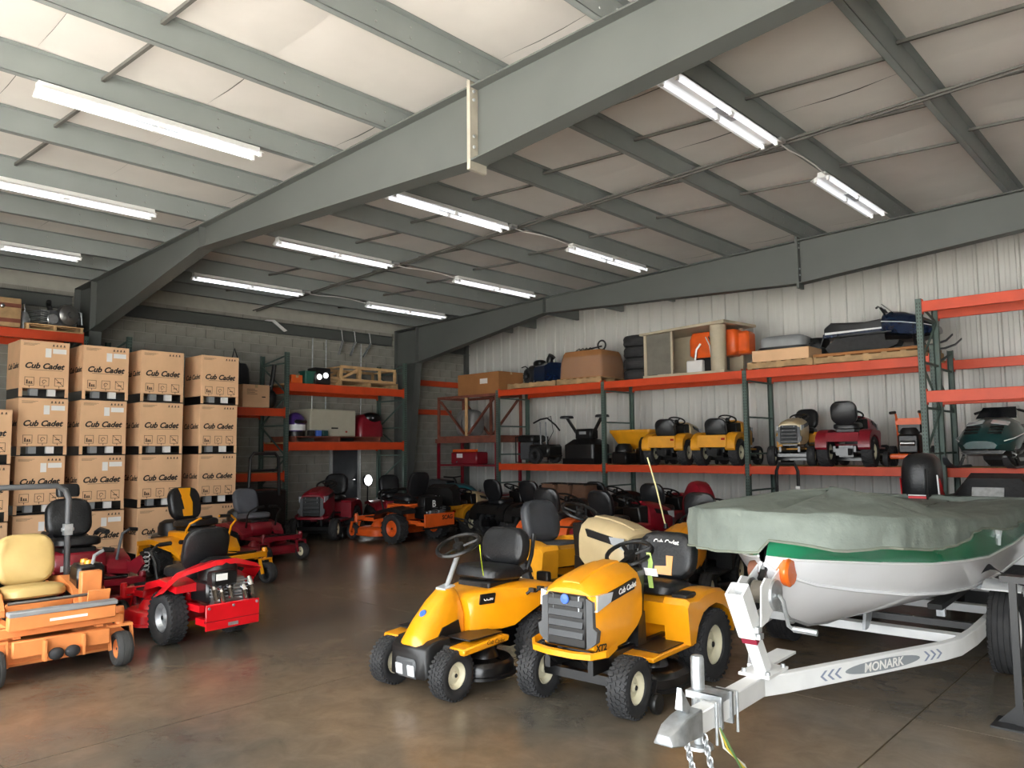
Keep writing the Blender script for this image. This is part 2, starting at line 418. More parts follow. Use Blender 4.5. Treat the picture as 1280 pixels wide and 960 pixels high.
# ------------------------------------------------------------------ wheels
WM = {}
def tire_mesh(R, W, tread, m):
    k = (R, W, tread, m.name)
    if k in WM: return WM[k]
    n = 28; ri = R*.53; h = W/2
    pr = [(ri, -h*.62), (ri*1.06, -h*.82), (R*.72, -h), (R*.88, -h*.96), (R*.955, -h*.8), (R*.965, -h*.4), (R*.97, 0), (R*.965, h*.4), (R*.955, h*.8), (R*.88, h*.96), (R*.72, h), (ri*1.06, h*.82), (ri, h*.62), (ri, -h*.62)]
    mb = M().lathe(pr, 'y', n=n)
    def lug(a, y, la, ly, tw, hgt=.035):
        c = Vector((R*.965*math.cos(a), y, R*.965*math.sin(a)))
        T = Matrix.Translation(c) @ Matrix.Rotation(-a, 4, 'Y') @ Matrix.Rotation(tw, 4, 'X')
        mb.box(-.01, R*hgt, -ly/2, ly/2, -la/2, la/2, T)
    if tread == 'turf':
        N = 30
        for i in range(N):
            a = 2*PI*i/N
            for q, y in enumerate((-.62, -.21, .21, .62)):
                lug(a+(PI/N if q % 2 else 0), y*h, 2*PI*R/N*.62, h*.34, .35 if q < 2 else -.35)
            for s in (-1, 1): lug(a, s*h*.86, 2*PI*R/N*.4, h*.16, 0, .02)
    elif tread == 'bar':
        N = 18
        for i in range(N):
            a = 2*PI*i/N
            lug(a, -.42*h, R*.14, h*.95, .5); lug(a+PI/N, .42*h, R*.14, h*.95, -.5)
    elif tread == 'road':
        mb = M().lathe([(R*.62, -h*.7), (R*.64, -h*.86), (R*.8, -h), (R*.93, -h*.96), (R*.985, -h*.86), (R*.99, -h*.62), (R*.97, -h*.6), (R*.97, -h*.56), (R*.995, -h*.54), (R*.995, -h*.24), (R*.975, -h*.22), (R*.975, -h*.18), (R*.995, -h*.16),
            (R*.995, h*.16), (R*.975, h*.18), (R*.975, h*.22), (R*.995, h*.24), (R*.995, h*.54), (R*.97, h*.56), (R*.97, h*.6), (R*.99, h*.62), (R*.985, h*.86), (R*.93, h*.96), (R*.8, h), (R*.64, h*.86), (R*.62, h*.7), (R*.62, -h*.7)], 'y', n=36)
        for i in range(46):
            a = 2*PI*i/46
            for s in (-1, 1): lug(a, s*h*.78, R*.06, h*.3, s*.2, .035)
    elif tread == 'rib':
        pr2 = [(ri, -h*.62), (R*.75, -h), (R*.9, -h*.92), (R*.99, -h*.55), (R, -h*.4), (R*.97, -h*.36), (R*.97, -h*.3), (R, -h*.26), (R*1.0, h*.26), (R*.97, h*.3), (R*.97, h*.36), (R, h*.4), (R*.99, h*.55), (R*.9, h*.92), (R*.75, h), (ri, h*.62), (ri, -h*.62)]
        mb = M().lathe(pr2, 'y', n=n)
    WM[k] = mb.mesh('tire', m); return WM[k]
def rim_mesh(R, W, m):
    k = (R, W, 'rim', m.name)
    if k not in WM:
        WM[k] = M().lathe([(.004, W*.3), (.13*R, W*.3), (.15*R, W*.2), (.36*R, W*.13), (.44*R, W*.3), (.5*R, W*.36), (.55*R, W*.33), (.55*R, -W*.33), (.5*R, -W*.36), (.44*R, -W*.3), (.36*R, -W*.13), (.15*R, -W*.2), (.13*R, -W*.3), (.004, -W*.3)], 'y', n=24, cap=True).mesh('rim', m)
    return WM[k]
def wheel(t, x, y, R, W, rim=cream, tread='turf', m=None, steer=0, cap=None, z=None):
    o = put('tire', tire_mesh(R, W, tread, m or rubber), t, (x, y, R if z is None else z), (0, random.random()*.15, steer))
    r = put('rim', rim_mesh(R, W, rim), o)
    hc = M().lathe([(.001, W*.34), (.07*R, W*.33), (.1*R, W*.27)], 'y', n=12).lathe([(.1*R, -W*.27), (.07*R, -W*.33), (.001, -W*.34)], 'y', n=12)
    k = (R, W, 'hub')
    if k not in WM: WM[k] = hc.mesh('hub', cap or black)
    h = put('hub', WM[k], o); h['kind'] = 'stuff'
    return o
def rrect(w, h, r, n=4):
    """rounded rectangle outline, centred"""
    p = []
    for cx, cy, a0 in ((w/2-r, h/2-r, 0), (-w/2+r, h/2-r, 90), (-w/2+r, -h/2+r, 180), (w/2-r, -h/2+r, 270)):
        for i in range(n+1):
            a = rad(a0+90*i/n); p.append((cx+r*math.cos(a), cy+r*math.sin(a)))
    return p
def pad(size, r, crown=.3, n=5):
    """soft cushion: size (x,y,z), rounded outline lofted over z"""
    mb = M(); rings = []
    for k, (s, z) in enumerate(((.9, -.5), (1, -.32), (1, .15), (.94, .38), (.8, .5))):
        o = rrect(size[0]*s, size[1]*s, min(r, size[0]*s*.49, size[1]*s*.49), n)
        rings.append([(a, b, z*size[2] + (0)) for a, b in o])
    return mb.loft(rings)
def seat(t, x, z, w=.44, d=.42, bh=.42, m=vinyl, tilt=14, insert=None, mark=None, arm=False, piped=None):
    """bucket seat: cushion, side bolsters, backrest; x is the backrest foot"""
    part('seat_cushion', pad((d, w, .1), .12), m, t, loc=(x+d/2-.02, 0, z+.05), rot=(0, rad(-4), 0))
    B = Matrix.Translation((x, 0, z+.07)) @ Matrix.Rotation(rad(-tilt), 4, 'Y')
    mb = M(); rings = []
    for s, q in ((.9, -.05), (1, -.03), (1, .02), (.93, .045), (.8, .055)):
        o = rrect(bh*s, w*s, min(.15, w*.4*s, bh*.44*s), 5)
        rings.append([B @ Vector((q+ (.02 if abs(b) > w*.3 else 0), b, bh/2+a)) for a, b in o])
    mb.loft(rings)
    bk = part('backrest', mb, m, t)
    if insert:
        shp = ((-w*.14, .1), (w*.14, .1), (w*.2, .5), (w*.13, .72), (w*.19, .95), (-w*.19, .95), (-w*.13, .72), (-w*.2, .5)) if insert[1] == 'both' else ((-w*.15, .08), (w*.15, .08), (w*.15, .48), (-w*.15, .48))
        mi = M().loft([[B @ Vector((q, b, bh*zc)) for b, zc in shp] for q in ((-.075, .066) if insert[1] == 'both' else (.045, .062))])
        part('insert', mi, insert[0], bk, label='coloured insert')
    part('seat_pan', M().box(x+.02, x+d-.04, -w*.36, w*.36, z-.07, z+.0), black, t, bev=.012)
    return B
def steering(t, x, z, base, r=.17, tilt=28, m=black, colm=black):
    R = Euler((0, rad(tilt), 0)).to_matrix()
    P = lambda a, rr, h=0: Vector((x, 0, z)) + R @ Vector((rr*math.cos(a), rr*math.sin(a), h))
    part('steering_wheel', M().tube([P(2*PI*k/20, r) for k in range(20)], .016, 6, loop=True), m, t)
    for a in (0, 2.3, -2.3): part('wheel_spoke', M().bar(P(a, 0, -.02), P(a, r*.95), .03, .014), m, t)
    part('wheel_hub', M().lathe([(.001, .012), (.04, .01), (.045, -.03), (.03, -.06)], 'z', n=12, cap=True), m, t, loc=(x, 0, z), rot=(0, rad(tilt), 0))
    part('steering_column', M().tube([P(0, 0, -.04), base], .019, 10), colm, t)
def deck(t, x0, x1, w, z0, z1, m, name='mower_deck', r=.2):
    cx = (x0+x1)/2; L = x1-x0; rings = []
    for s, z in ((1.04, z0), (1.04, z0+.02), (1, z0+.025), (1, z1-.04), (.95, z1-.01), (.85, z1)):
        rings.append([(cx+a*1, b, z) for a, b in rrect(L*s, w*s, min(r, L*.45), 6)])
    o = part(name, M().loft(rings), m, t)
    for s in (-1, 1):
        part('spindle_cover', M().lathe([(.001, .09), (.06, .085), (.1, .03), (.11, 0)], 'z', n=14), m, o, loc=(cx, s*w*.27, z1))
    return o
def tractor(name, label, cat, loc, rz, body=yellow, hoodm=None, s=1.0, group=None, seatm=vinyl, near=False, rim=cream, hood=True, mark=None, wt=None, bumper=True, bh=.42, sw=.44, insert=None, rearpanel=False, deckm=None, seatz=.56, fenderstripe=False):
    hoodm = hoodm or body
    t = thing(name, label, cat, loc, rz, group)
    tr = 'turf' if near else 'bar'
    tm = rubber
    wheel(t, .5, .36, .19, .15, rim, 'turf' if near else 'rib', tm, .06); wheel(t, .5, -.36, .19, .15, rim, 'turf' if near else 'rib', tm, .06)
    wheel(t, -.55, .37, .26, .21, rim, tr, tm); wheel(t, -.55, -.37, .26, .21, rim, tr, tm)
    part('rear_axle', M().tube([(-.55, -.3, .26), (-.55, .3, .26)], .035, 10).cb((-.55, 0, .27), (.22, .24, .2)), blackm, t)
    part('front_axle', M().bar((.5, -.3, .2), (.5, .3, .2), .05, .06).tube([(.5, -.3, .2), (.5, -.3, .34)], .02).tube([(.5, .3, .2), (.5, .3, .34)], .02), blackm, t)
    for q in (-.17, .17): part('frame_rail', M().box(-.75, .66, q-.02, q+.02, .26, .36), blackm, t)
    part('engine_block', M().box(.15, .6, -.15, .15, .36, .5), blackm, t, bev=.02)
    # hood
    if hood:
        def sec(x, w, zb, zs, zt):
            return [(x, -w, zb), (x, -w*1.02, (zb+zs)/2), (x, -w, zs), (x, -w*.86, zs+(zt-zs)*.55), (x, -w*.5, zt-.006), (x, 0, zt), (x, w*.5, zt-.006), (x, w*.86, zs+(zt-zs)*.55), (x, w, zs), (x, w*1.02, (zb+zs)/2), (x, w, zb)]
        hd = part('hood', M().loft([sec(.8, .195, .42, .72, .79), sec(.77, .205, .4, .74, .815), (sec(.6, .225, .4, .76, .86)), sec(.4, .235, .42, .77, .89), sec(.2, .235, .5, .77, .905), sec(.1, .225, .56, .76, .9)]), hoodm, t, bev=0)
        part('hood_spine', M().loft([[(x, -.075, z), (x, .075, z), (x, .06, z+.014), (x, -.06, z+.014)] for x, z in ((.75, .812), (.55, .862), (.35, .889), (.15, .9))]), hoodm, hd)
        hp = []
        g = part('grille', M().box(.79, .835, -.155, .155, .42, .755), black, t, bev=.012)
        for k in range(4):
            part('grille_bar', M().cb((.838, 0, .5+k*.066), (.02, .27, .04), (0, rad(-20), 0)), mat('charcoal_plastic', '#2a2c2e', .4), g)
        for q in (-1, 1):
            hp.append(part('grille_side', M().prism([(q*.15, .74), (q*.2, .72), (q*.205, .56), (q*.235, .54), (q*.225, .47), (q*.19, .44), (q*.15, .42)], 'yz', .77, .825), greyp, t))
            hp.append(part('headlight', M().loft([[(.80, q*.1, .745), (.80, q*.1, .655), (.77, q*.2, .665), (.765, q*.2, .755)], [(.842, q*.1, .75), (.842, q*.1, .65), (.80, q*.228, .66), (.79, q*.228, .76)], [(.72, q*.2, .76), (.72, q*.2, .69), (.62, q*.239, .705), (.58, q*.238, .765)]]), glassl, t))
            hp.append(part('hood_stripe', M().loft([[(.62, q*.232, .765), (.64, q*.238, .70), (.26, q*.246, .75), (.22, q*.244, .815)], [(.62, q*.2, .765), (.64, q*.2, .70), (.26, q*.2, .75), (.22, q*.2, .815)]]), black, t))
        for o in [hd, g]+hp: o.location.x += .1*(1-.79); o.scale.x = .79
        if near:
            part('badge', M().lathe([(.001, .008), (.03, .006), (.034, 0)], 'x', n=16), blue, t, loc=(.692, 0, .725))
            letter('XT2', .055, ink, t, (.61, .222, .43), (rad(90), 0, rad(170)), shear=.2, off=.002)
            for q in (1, -1): letter('Cub Cadet', .05, whitep, t, (.32, q*.247, .768), (rad(90), rad(-8)*q, rad(180 if q > 0 else 0)), shear=.25, off=.0015)
    # dash, steering
    part('dash', M().loft([[(.1, -.2, .5), (.1, .2, .5), (.1, .19, .86), (.1, -.19, .86)], [(-.02, -.17, .5), (-.02, .17, .5), (-.08, .15, .84), (-.08, -.15, .84)]]), black, t, bev=.015)
    part('dash_skirt', M().loft([[(.14, -.21, .3), (.14, .21, .3), (.12, .21, .56), (.12, -.21, .56)], [(.0, -.2, .3), (.0, .2, .3), (.0, .19, .56), (.0, -.19, .56)]]), black, t)
    steering(t, -.12, .93, (.02, 0, .8), .17, 24)
    # footplate with rubber mats
    part('footplate', M().prism([(.3, .3), (.3, .33), (.16, .335), (-.28, .335), (-.34, .4), (-.34, .36), (-.28, .3)], 'xz', -.42, .42), body, t, bev=.006)
    for q in (-1, 1): part('foot_mat', M().box(-.2, .18, q*.3-.1, q*.3+.1, .336, .345), black, t)
    # fenders: side panel with wheel arch, top deck
    def fprof():
        arch = [(-.55+.32*math.cos(a), .26+.32*math.sin(a)) for a in [rad(d) for d in (15, 35, 55, 75, 95, 115, 135, 155, 172)]]
        return [(-.16, .33), (-.24, .33)] + arch + [(-.9, .34), (-.9, .42), (-.87, .52), (-.8, .6), (-.7, .645), (-.55, .66), (-.4, .655), (-.3, .63), (-.16, .64), (-.13, .6)]
    for q in (-1, 1):
        fpn = fprof()
        mb = M().loft([[(x, q*.26, z) for x, z in fpn], [(x, q*.43, z) for x, z in fpn], [(x if z < .5 else x, q*.455, z-(.02 if z > .55 else 0)) for x, z in fpn]])
        f = part('fender', mb, body, t)
        if fenderstripe: part('fender_stripe', M().loft([[(-.85, q*.458, .47), (-.83, q*.458, .54), (-.62, q*.458, .622), (-.5, q*.458, .625), (-.62, q*.458, .59), (-.8, q*.458, .48)], [(-.85, q*.44, .47), (-.83, q*.44, .54), (-.62, q*.44, .622), (-.5, q*.44, .625), (-.62, q*.44, .59), (-.8, q*.44, .48)]]), black, f)
    part('seat_deck', M().prism([(-.16, .44), (-.14, .6), (-.3, .62), (-.85, .6), (-.9, .44)], 'xz', -.27, .27), body, t)
    if near: part('cup_holder', M().box(-.36, -.2, .29, .41, .62, .665), black, t, bev=.01)
    B = seat(t, -.66, seatz+.07, m=seatm, insert=insert, bh=bh, w=sw)
    if mark: letter(mark, .05, whitep, t, tuple(B @ Vector((.06, 0, bh*.76))), (rad(90), 0, rad(90)), shear=.2, off=.0015)
    if deckm is not None or True:
        dk = deck(t, -.22, .3, .98, .1, .22, deckm or blackm)
        for q in (-1, 1):
            gw = part('gauge_wheel', M().lathe([(.001, -.02), (.06, -.02), (.065, -.012), (.065, .012), (.06, .02), (.001, .02)], 'y', n=16, cap=True), black, dk, loc=(.34, q*.46, .066))
            part('gauge_bracket', M().bar((.3, q*.43, .2), (.34, q*.43, .07), .03, .01), blackm, dk)
    if bumper:
        bp_ = [(x*.79+.025, y*.95, z) for x, y, z in ((.62, -.3, .44), (.78, -.31, .41), (.875, -.24, .395), (.9, -.1, .39), (.9, .1, .39), (.875, .24, .395), (.78, .31, .41), (.62, .3, .44))]
        part('bumper', M().loft([[(p[0], p[1], p[2]-.022), (p[0]+.025, p[1], p[2]-.015), (p[0]+.025, p[1], p[2]+.02), (p[0], p[1], p[2]+.026)] for p in bp_]), body, t)
        for q in (-.13, .13): part('bumper_bracket', M().bar((.62, q, .3), (.715, q, .385), .03, .02), blackm, t)
    part('hitch_plate', M().box(-.92, -.74, -.1, .1, .2, .32), blackm, t)
    if rearpanel:
        part('rear_panel', M().box(-.915, -.885, -.3, .3, .36, .6), body, t, bev=.01)
        part('reflector', M().box(-.925, -.915, -.27, -.2, .5, .54), mat('red_reflector', '#a01818', .2), t)
    if s != 1: t.scale = (s, s, s)
    return t

# ------------------------------------------------------------------ the two new riders in front
XT = tractor('lawn_tractor', 'yellow lawn tractor in front with grey slatted grille and high back seat', 'lawn mower', (-3.26, 4.67, 0), rad(-87), near=True, mark='Cub Cadet', insert=(yellow, 'front'), bh=.37, sw=.5, seatz=.53)
def tie(name, pts, m, lb=None, wd=.018):
    return part(name, M().loft([[Vector(p)+Vector((0, wd, 0)), Vector(p)-Vector((0, wd, 0)), Vector(p)-Vector((.004, wd, 0)), Vector(p)-Vector((.004, -wd, 0))] for p in pts]), m, XT)
tie('tag_strap', [(-.1, .17, .95), (-.11, .18, .88), (-.1, .175, .8), (-.115, .18, .7)], mat('pale_green_strap', '#a8c46a', .6))
tie('price_tag', [(-.1, .18, .84), (-.09, .2, .79)], whitep, wd=.05)
letter('Cub Cadet', .04, ink, XT, (-.05, .4215, .318), (rad(90), 0, rad(180)), shear=.25) if False else None

def small_rider(loc, rz):
    t = thing('rear_engine_rider', 'small yellow rear engine rider with tall bare steering column and cream wheels', 'lawn mower', loc, rz)
    for q in (-1, 1):
        wheel(t, .45, q*.31, .168, .14, cream, 'turf', None, .05); wheel(t, -.5, q*.33, .22, .19, cream, 'turf')
    part('frame', M().box(-.6, .42, -.14, .14, .22, .3), blackm, t)
    part('front_axle', M().bar((.45, -.25, .19), (.45, .25, .19), .05, .05), blackm, t)
    part('rear_axle', M().tube([(-.5, -.28, .22), (-.5, .28, .22)], .03).cb((-.5, 0, .24), (.2, .2, .16)), blackm, t)
    # nose cone sloping up to the column
    def sec(x, w0, w1, zb, zt): return [(x, -w0, zb), (x, -w0*.98, zb+(zt-zb)*.5), (x, -w1, zt-.03), (x, -w1*.6, zt), (x, w1*.6, zt), (x, w1, zt-.03), (x, w0*.98, zb+(zt-zb)*.5), (x, w0, zb)]
    n = part('nose_cone', M().loft([sec(.56, .1, .075, .28, .36), sec(.53, .115, .085, .29, .42), sec(.45, .125, .09, .31, .51), sec(.33, .13, .09, .33, .62), sec(.24, .125, .08, .34, .685), sec(.17, .12, .07, .34, .69), sec(.13, .115, .06, .34, .66)]), yellow, t)
    part('badge', M().lathe([(.001, .008), (.026, .006), (.03, 0)], 'x', n=14), blue, n, loc=(.43, 0, .535), rot=(0, rad(-45), 0))
    part('vent_panel', M().loft([[(.42, q*.126, .36), (.36, q*.131, .44), (.2, q*.126, .47), (.17, q*.122, .37)] for q in (.9, 1.05)]), black, n)
    part('switch_panel', M().cb((.205, 0, .69), (.1, .1, .012), (0, rad(10), 0)), glassl, n)
    # bumper / front cowl
    part('front_cowl', M().loft([[(x, -w_, z0), (x, w_, z0), (x, w_*.95, z1), (x, -w_*.95, z1)] for x, w_, z0, z1 in ((.585, .12, .14, .28), (.57, .18, .12, .33), (.5, .2, .18, .37), (.36, .22, .3, .39))]), black, t, bev=.01)
    part('cowl_front', M().cb((.582, 0, .19), (.03, .2, .14), (0, rad(8), 0)), greyp, t, bev=.015)
    for q in (-1, 1):
        part('headlight', M().cb((.599, q*.06, .18), (.014, .07, .08), (0, rad(8), 0)), glassl, t, bev=.01)
        part('front_fender', M().prism([(.44, .3), (.44, .345), (.02, .375), (-.04, .36), (-.02, .32), (.2, .31)], 'xz', q*.27, q*.42), yellow, t, bev=.01)
        letter('Cub Cadet', .042, ink, t, (.12, q*.4215, .343), (rad(90), rad(4)*q, rad(180 if q > 0 else 0)), shear=.25)
        part('foot_mat', M().box(.0, .34, q*.27-.11, q*.27+.11, .376, .386), black, t)
    part('footboard', M().prism([(.44, .3), (.42, .345), (.1, .375), (-.1, .375), (-.1, .34), (.1, .31)], 'xz', -.28, .28), black, t)
    # flared yellow body shell over the engine
    def sh(x, w0, w1, zb, zt): return [(x, -w0, zb), (x, -(w0+w1)/2-.01, (zb+zt)/2), (x, -w1, zt-.03), (x, -w1*.85, zt), (x, w1*.85, zt), (x, w1, zt-.03), (x, (w0+w1)/2+.01, (zb+zt)/2), (x, w0, zb)]
    b_ = part('body_shell', M().loft([sh(.12, .17, .15, .37, .6), sh(.08, .2, .19, .37, .63), sh(-.1, .27, .24, .37, .655), sh(-.22, .31, .27, .385, .665), sh(-.34, .34, .32, .45, .67), sh(-.5, .37, .355, .52, .665), sh(-.62, .38, .37, .55, .65), sh(-.7, .37, .36, .57, .635), sh(-.74, .3, .3, .575, .625)]), yellow, t)
    part('model_plate', M().cb((-.0, .232, .6), (.13, .014, .075), (rad(-14), 0, rad(-14))), black, b_)
    letter('CC30', .034, whitep, t, (-.002, .2415, .6), (rad(76), 0, rad(166)), off=.001)
    for x in (-.32, -.42): part('lever', M().tube([(x, .34, .6), (x-.03, .37, .63)], .011).cb((x-.03, .375, .63), (.03, .05, .03)), black, b_)
    seat(t, -.47, .7, w=.46, d=.42, bh=.3, tilt=8)
    for q in (-1, 1): part('seat_back_frame', M().tube([(-.3, q*.19, .7), (-.5, q*.2, .74), (-.56, q*.2, .86), (-.59, q*.2, 1.02)], .017), black, t)
    part('seat_bracket', M().box(-.5, -.12, -.12, .12, .66, .7), black, t)
    steering(t, .07, .98, (.2, 0, .67), .165, 24, black, greyl)
    deck(t, -.2, .28, .86, .08, .2, blackm, r=.24)
    part('hang_tag', M().loft([[(.02, .17+.012*k, .99), (.022, .19, .9), (.0, .2, .76), (-.02, .17, .76), (-.01, .165, .9)] for k in (0, 1)]), limey, t)
    part('engine', M().box(-.68, -.34, -.15, .15, .3, .56), black, t, bev=.02)
    part('battery_label', M().box(-.76, -.755, .14, .2, .6, .68), whitep, t)
    part('rear_guard', M().cb((-.75, .17, .63), (.06, .12, .14)), black, t, bev=.01)
    return t
small_rider((-4.31, 4.12, 0), rad(-88))
# ------------------------------------------------------------------ pallet racks
def rack(name, label, ax, c0, c1, posts, levels, top, diag=True, green=rackgr, group=None, deckm=None, loc=None, postlevels=None):
    """ax 'y': fronts face -Y (c0 front, c1 back along Y, posts along X); ax 'x': fronts face +X (c0 front, c1 back along X)."""
    t = thing(name, label, 'rack', (0, 0, 0))
    def P(a, b): return (a, b) if ax == 'y' else (b, a)      # a along the run, b across
    def bx(a0, a1, b0, b1, z0, z1):
        (xa, ya), (xb_, yb) = P(a0, b0), P(a1, b1)
        return M().box(min(xa, xb_), max(xa, xb_), min(ya, yb), max(ya, yb), z0, z1)
    sg = 1 if c1 > c0 else -1
    for a, tp in posts:
        for b, s in ((c0, sg), (c1, -sg)):
            m = M(); wd = .04
            (x0, y0) = P(a, b)
            def ch(a0, a1, b0, b1):
                (xa, ya), (xb_, yb) = P(a0, b0), P(a1, b1)
                m.box(min(xa, xb_), max(xa, xb_), min(ya, yb), max(ya, yb), 0, tp)
            ch(a-wd, a-wd+.004, b, b+s*.07); ch(a+wd-.004, a+wd, b, b+s*.07); ch(a-wd, a+wd, b, b+s*.004)
            p = part('post', m, green, t, flat=True)
            hol = M(); z = .2
            while z < tp-.05:
                for q in (-.018, .018):
                    (xa, ya), (xb_, yb) = P(a+q-.006, b-s*.0015), P(a+q+.006, b+s*.002)
                    hol.box(min(xa, xb_), max(xa, xb_), min(ya, yb), max(ya, yb), z, z+.026)
                z += .051
            part('post_slots', hol, black, p, flat=True)['kind'] = 'stuff'
            part('foot_plate', bx(a-.07, a+.07, b-.02*s, b+s*.09, 0, .006), green, p)
        zz = .3; k = 0
        while zz < tp-.1:
            z2 = min(zz+.62, tp-.06)
            pa = P(a, c0+sg*.04); pb = P(a, c1-sg*.04)
            part('frame_brace', M().bar((*pa, zz), (*pb, zz), .03, .03), green, t)
            q = (pa, pb) if k % 2 == 0 else (pb, pa)
            if diag or z2 > 2.2 and a > -4: part('frame_brace', M().bar((*q[0], zz+.02), (*q[1], z2), .025, .025), green, t)
            zz = z2+.02; k += 1
    for i, zs in enumerate(levels):
        a0, a1 = posts[i][0]+.045, posts[i+1][0]-.045
        if a1 < a0: a0, a1 = posts[i][0]-.045, posts[i+1][0]+.045
        for z, h, opt in zs:
            for b, s in ((c0, sg), (c1, -sg)):
                if opt == 'front' and b == c1: continue
                if opt == 'rear' and b == c0: continue
                be = part('beam', bx(a0, a1, b+s*.002, b+s*.052, z-h, z), rackor, t, bev=.004)
                for e, d in ((a0, 1), (a1, -1)):
                    dd = d if a1 > a0 else -d
                    part('beam_connector', bx(e-.002*dd, e+.008*dd, b-s*.002, b+s*.06, z-h-.03, z+.03), rackor, be)
            if opt in (None, 'deck') and deckm is not None:
                n = int(abs(a1-a0)/.3)
                for k in range(n):
                    c = a0+(a1-a0)*(k+.5)/n
                    part('deck_board', bx(c-.13, c+.13, c0+sg*.055, c1-sg*.055, z-.03, z+.002), woodl, t)
    return t
RF, RB = 12.66, 13.74
rack('long_rack', 'long two tier orange and green pallet rack against white metal wall', 'y', RF, RB,
     [(-12.16, 3.04), (-9.2, 3.04), (-6.14, 3.04), (-3.14, 3.2), (-.1, 3.2)],
     [[(3.04, .14, None), (1.37, .14, None)], [(3.04, .14, None), (1.37, .14, None)], [(3.04, .15, None), (1.37, .14, None)], [(3.04, .15, 'rear'), (1.37, .14, None)]], 3.1, diag=False, deckm=1)
rack('tall_rack', 'tall empty orange rack frame at right edge in front of long rack', 'y', 11.72, 12.6,
     [(-3.05, 3.75), (-.1, 3.75)], [[(3.71, .15, None), (2.45, .16, None)]], 3.75)
LF, LB_ = -14.0, -15.05
rack('side_rack', 'orange rack against block wall left of the far corner', 'x', LF, LB_,
     [(5.3, 3.72), (8.41, 3.72), (11.5, 3.72)],
     [[(2.56, .16, None), (1.27, .16, None)], [(3.1, .17, None), (1.88, .17, None)]], 3.7, deckm=1)
rack('side_rack', 'orange rack behind the boxes at left edge, carrying the old engine', 'x', LF, LB_,
     [(1.4, 3.66), (4.6, 3.66)], [[(3.69, .15, None), (2.0, .15, None)]], 3.7, deckm=1)

# ------------------------------------------------------------------ pallets
def pallet(x, y, z, L, W, label, rz=0, m=wood, h=.12, boards=7, group=None):
    t = thing('pallet', label, 'pallet', (x, y, z), rz, group)
    for q in (-1, 0, 1): part('stringer', M().box(-L/2, L/2, q*(W/2-.03)-.02, q*(W/2-.03)+.02, .014, h-.014), m, t)
    for k in range(boards):
        c = -L/2+.05+(L-.1)*k/(boards-1); part('deck_board', M().box(c-.045, c+.045, -W/2, W/2, h-.016, h+random.uniform(0, .002)), m, t)
    for k in range(3):
        c = -L/2+.05+(L-.1)*k/2; part('bottom_board', M().box(c-.045, c+.045, -W/2, W/2, 0, .016), m, t)
    return t

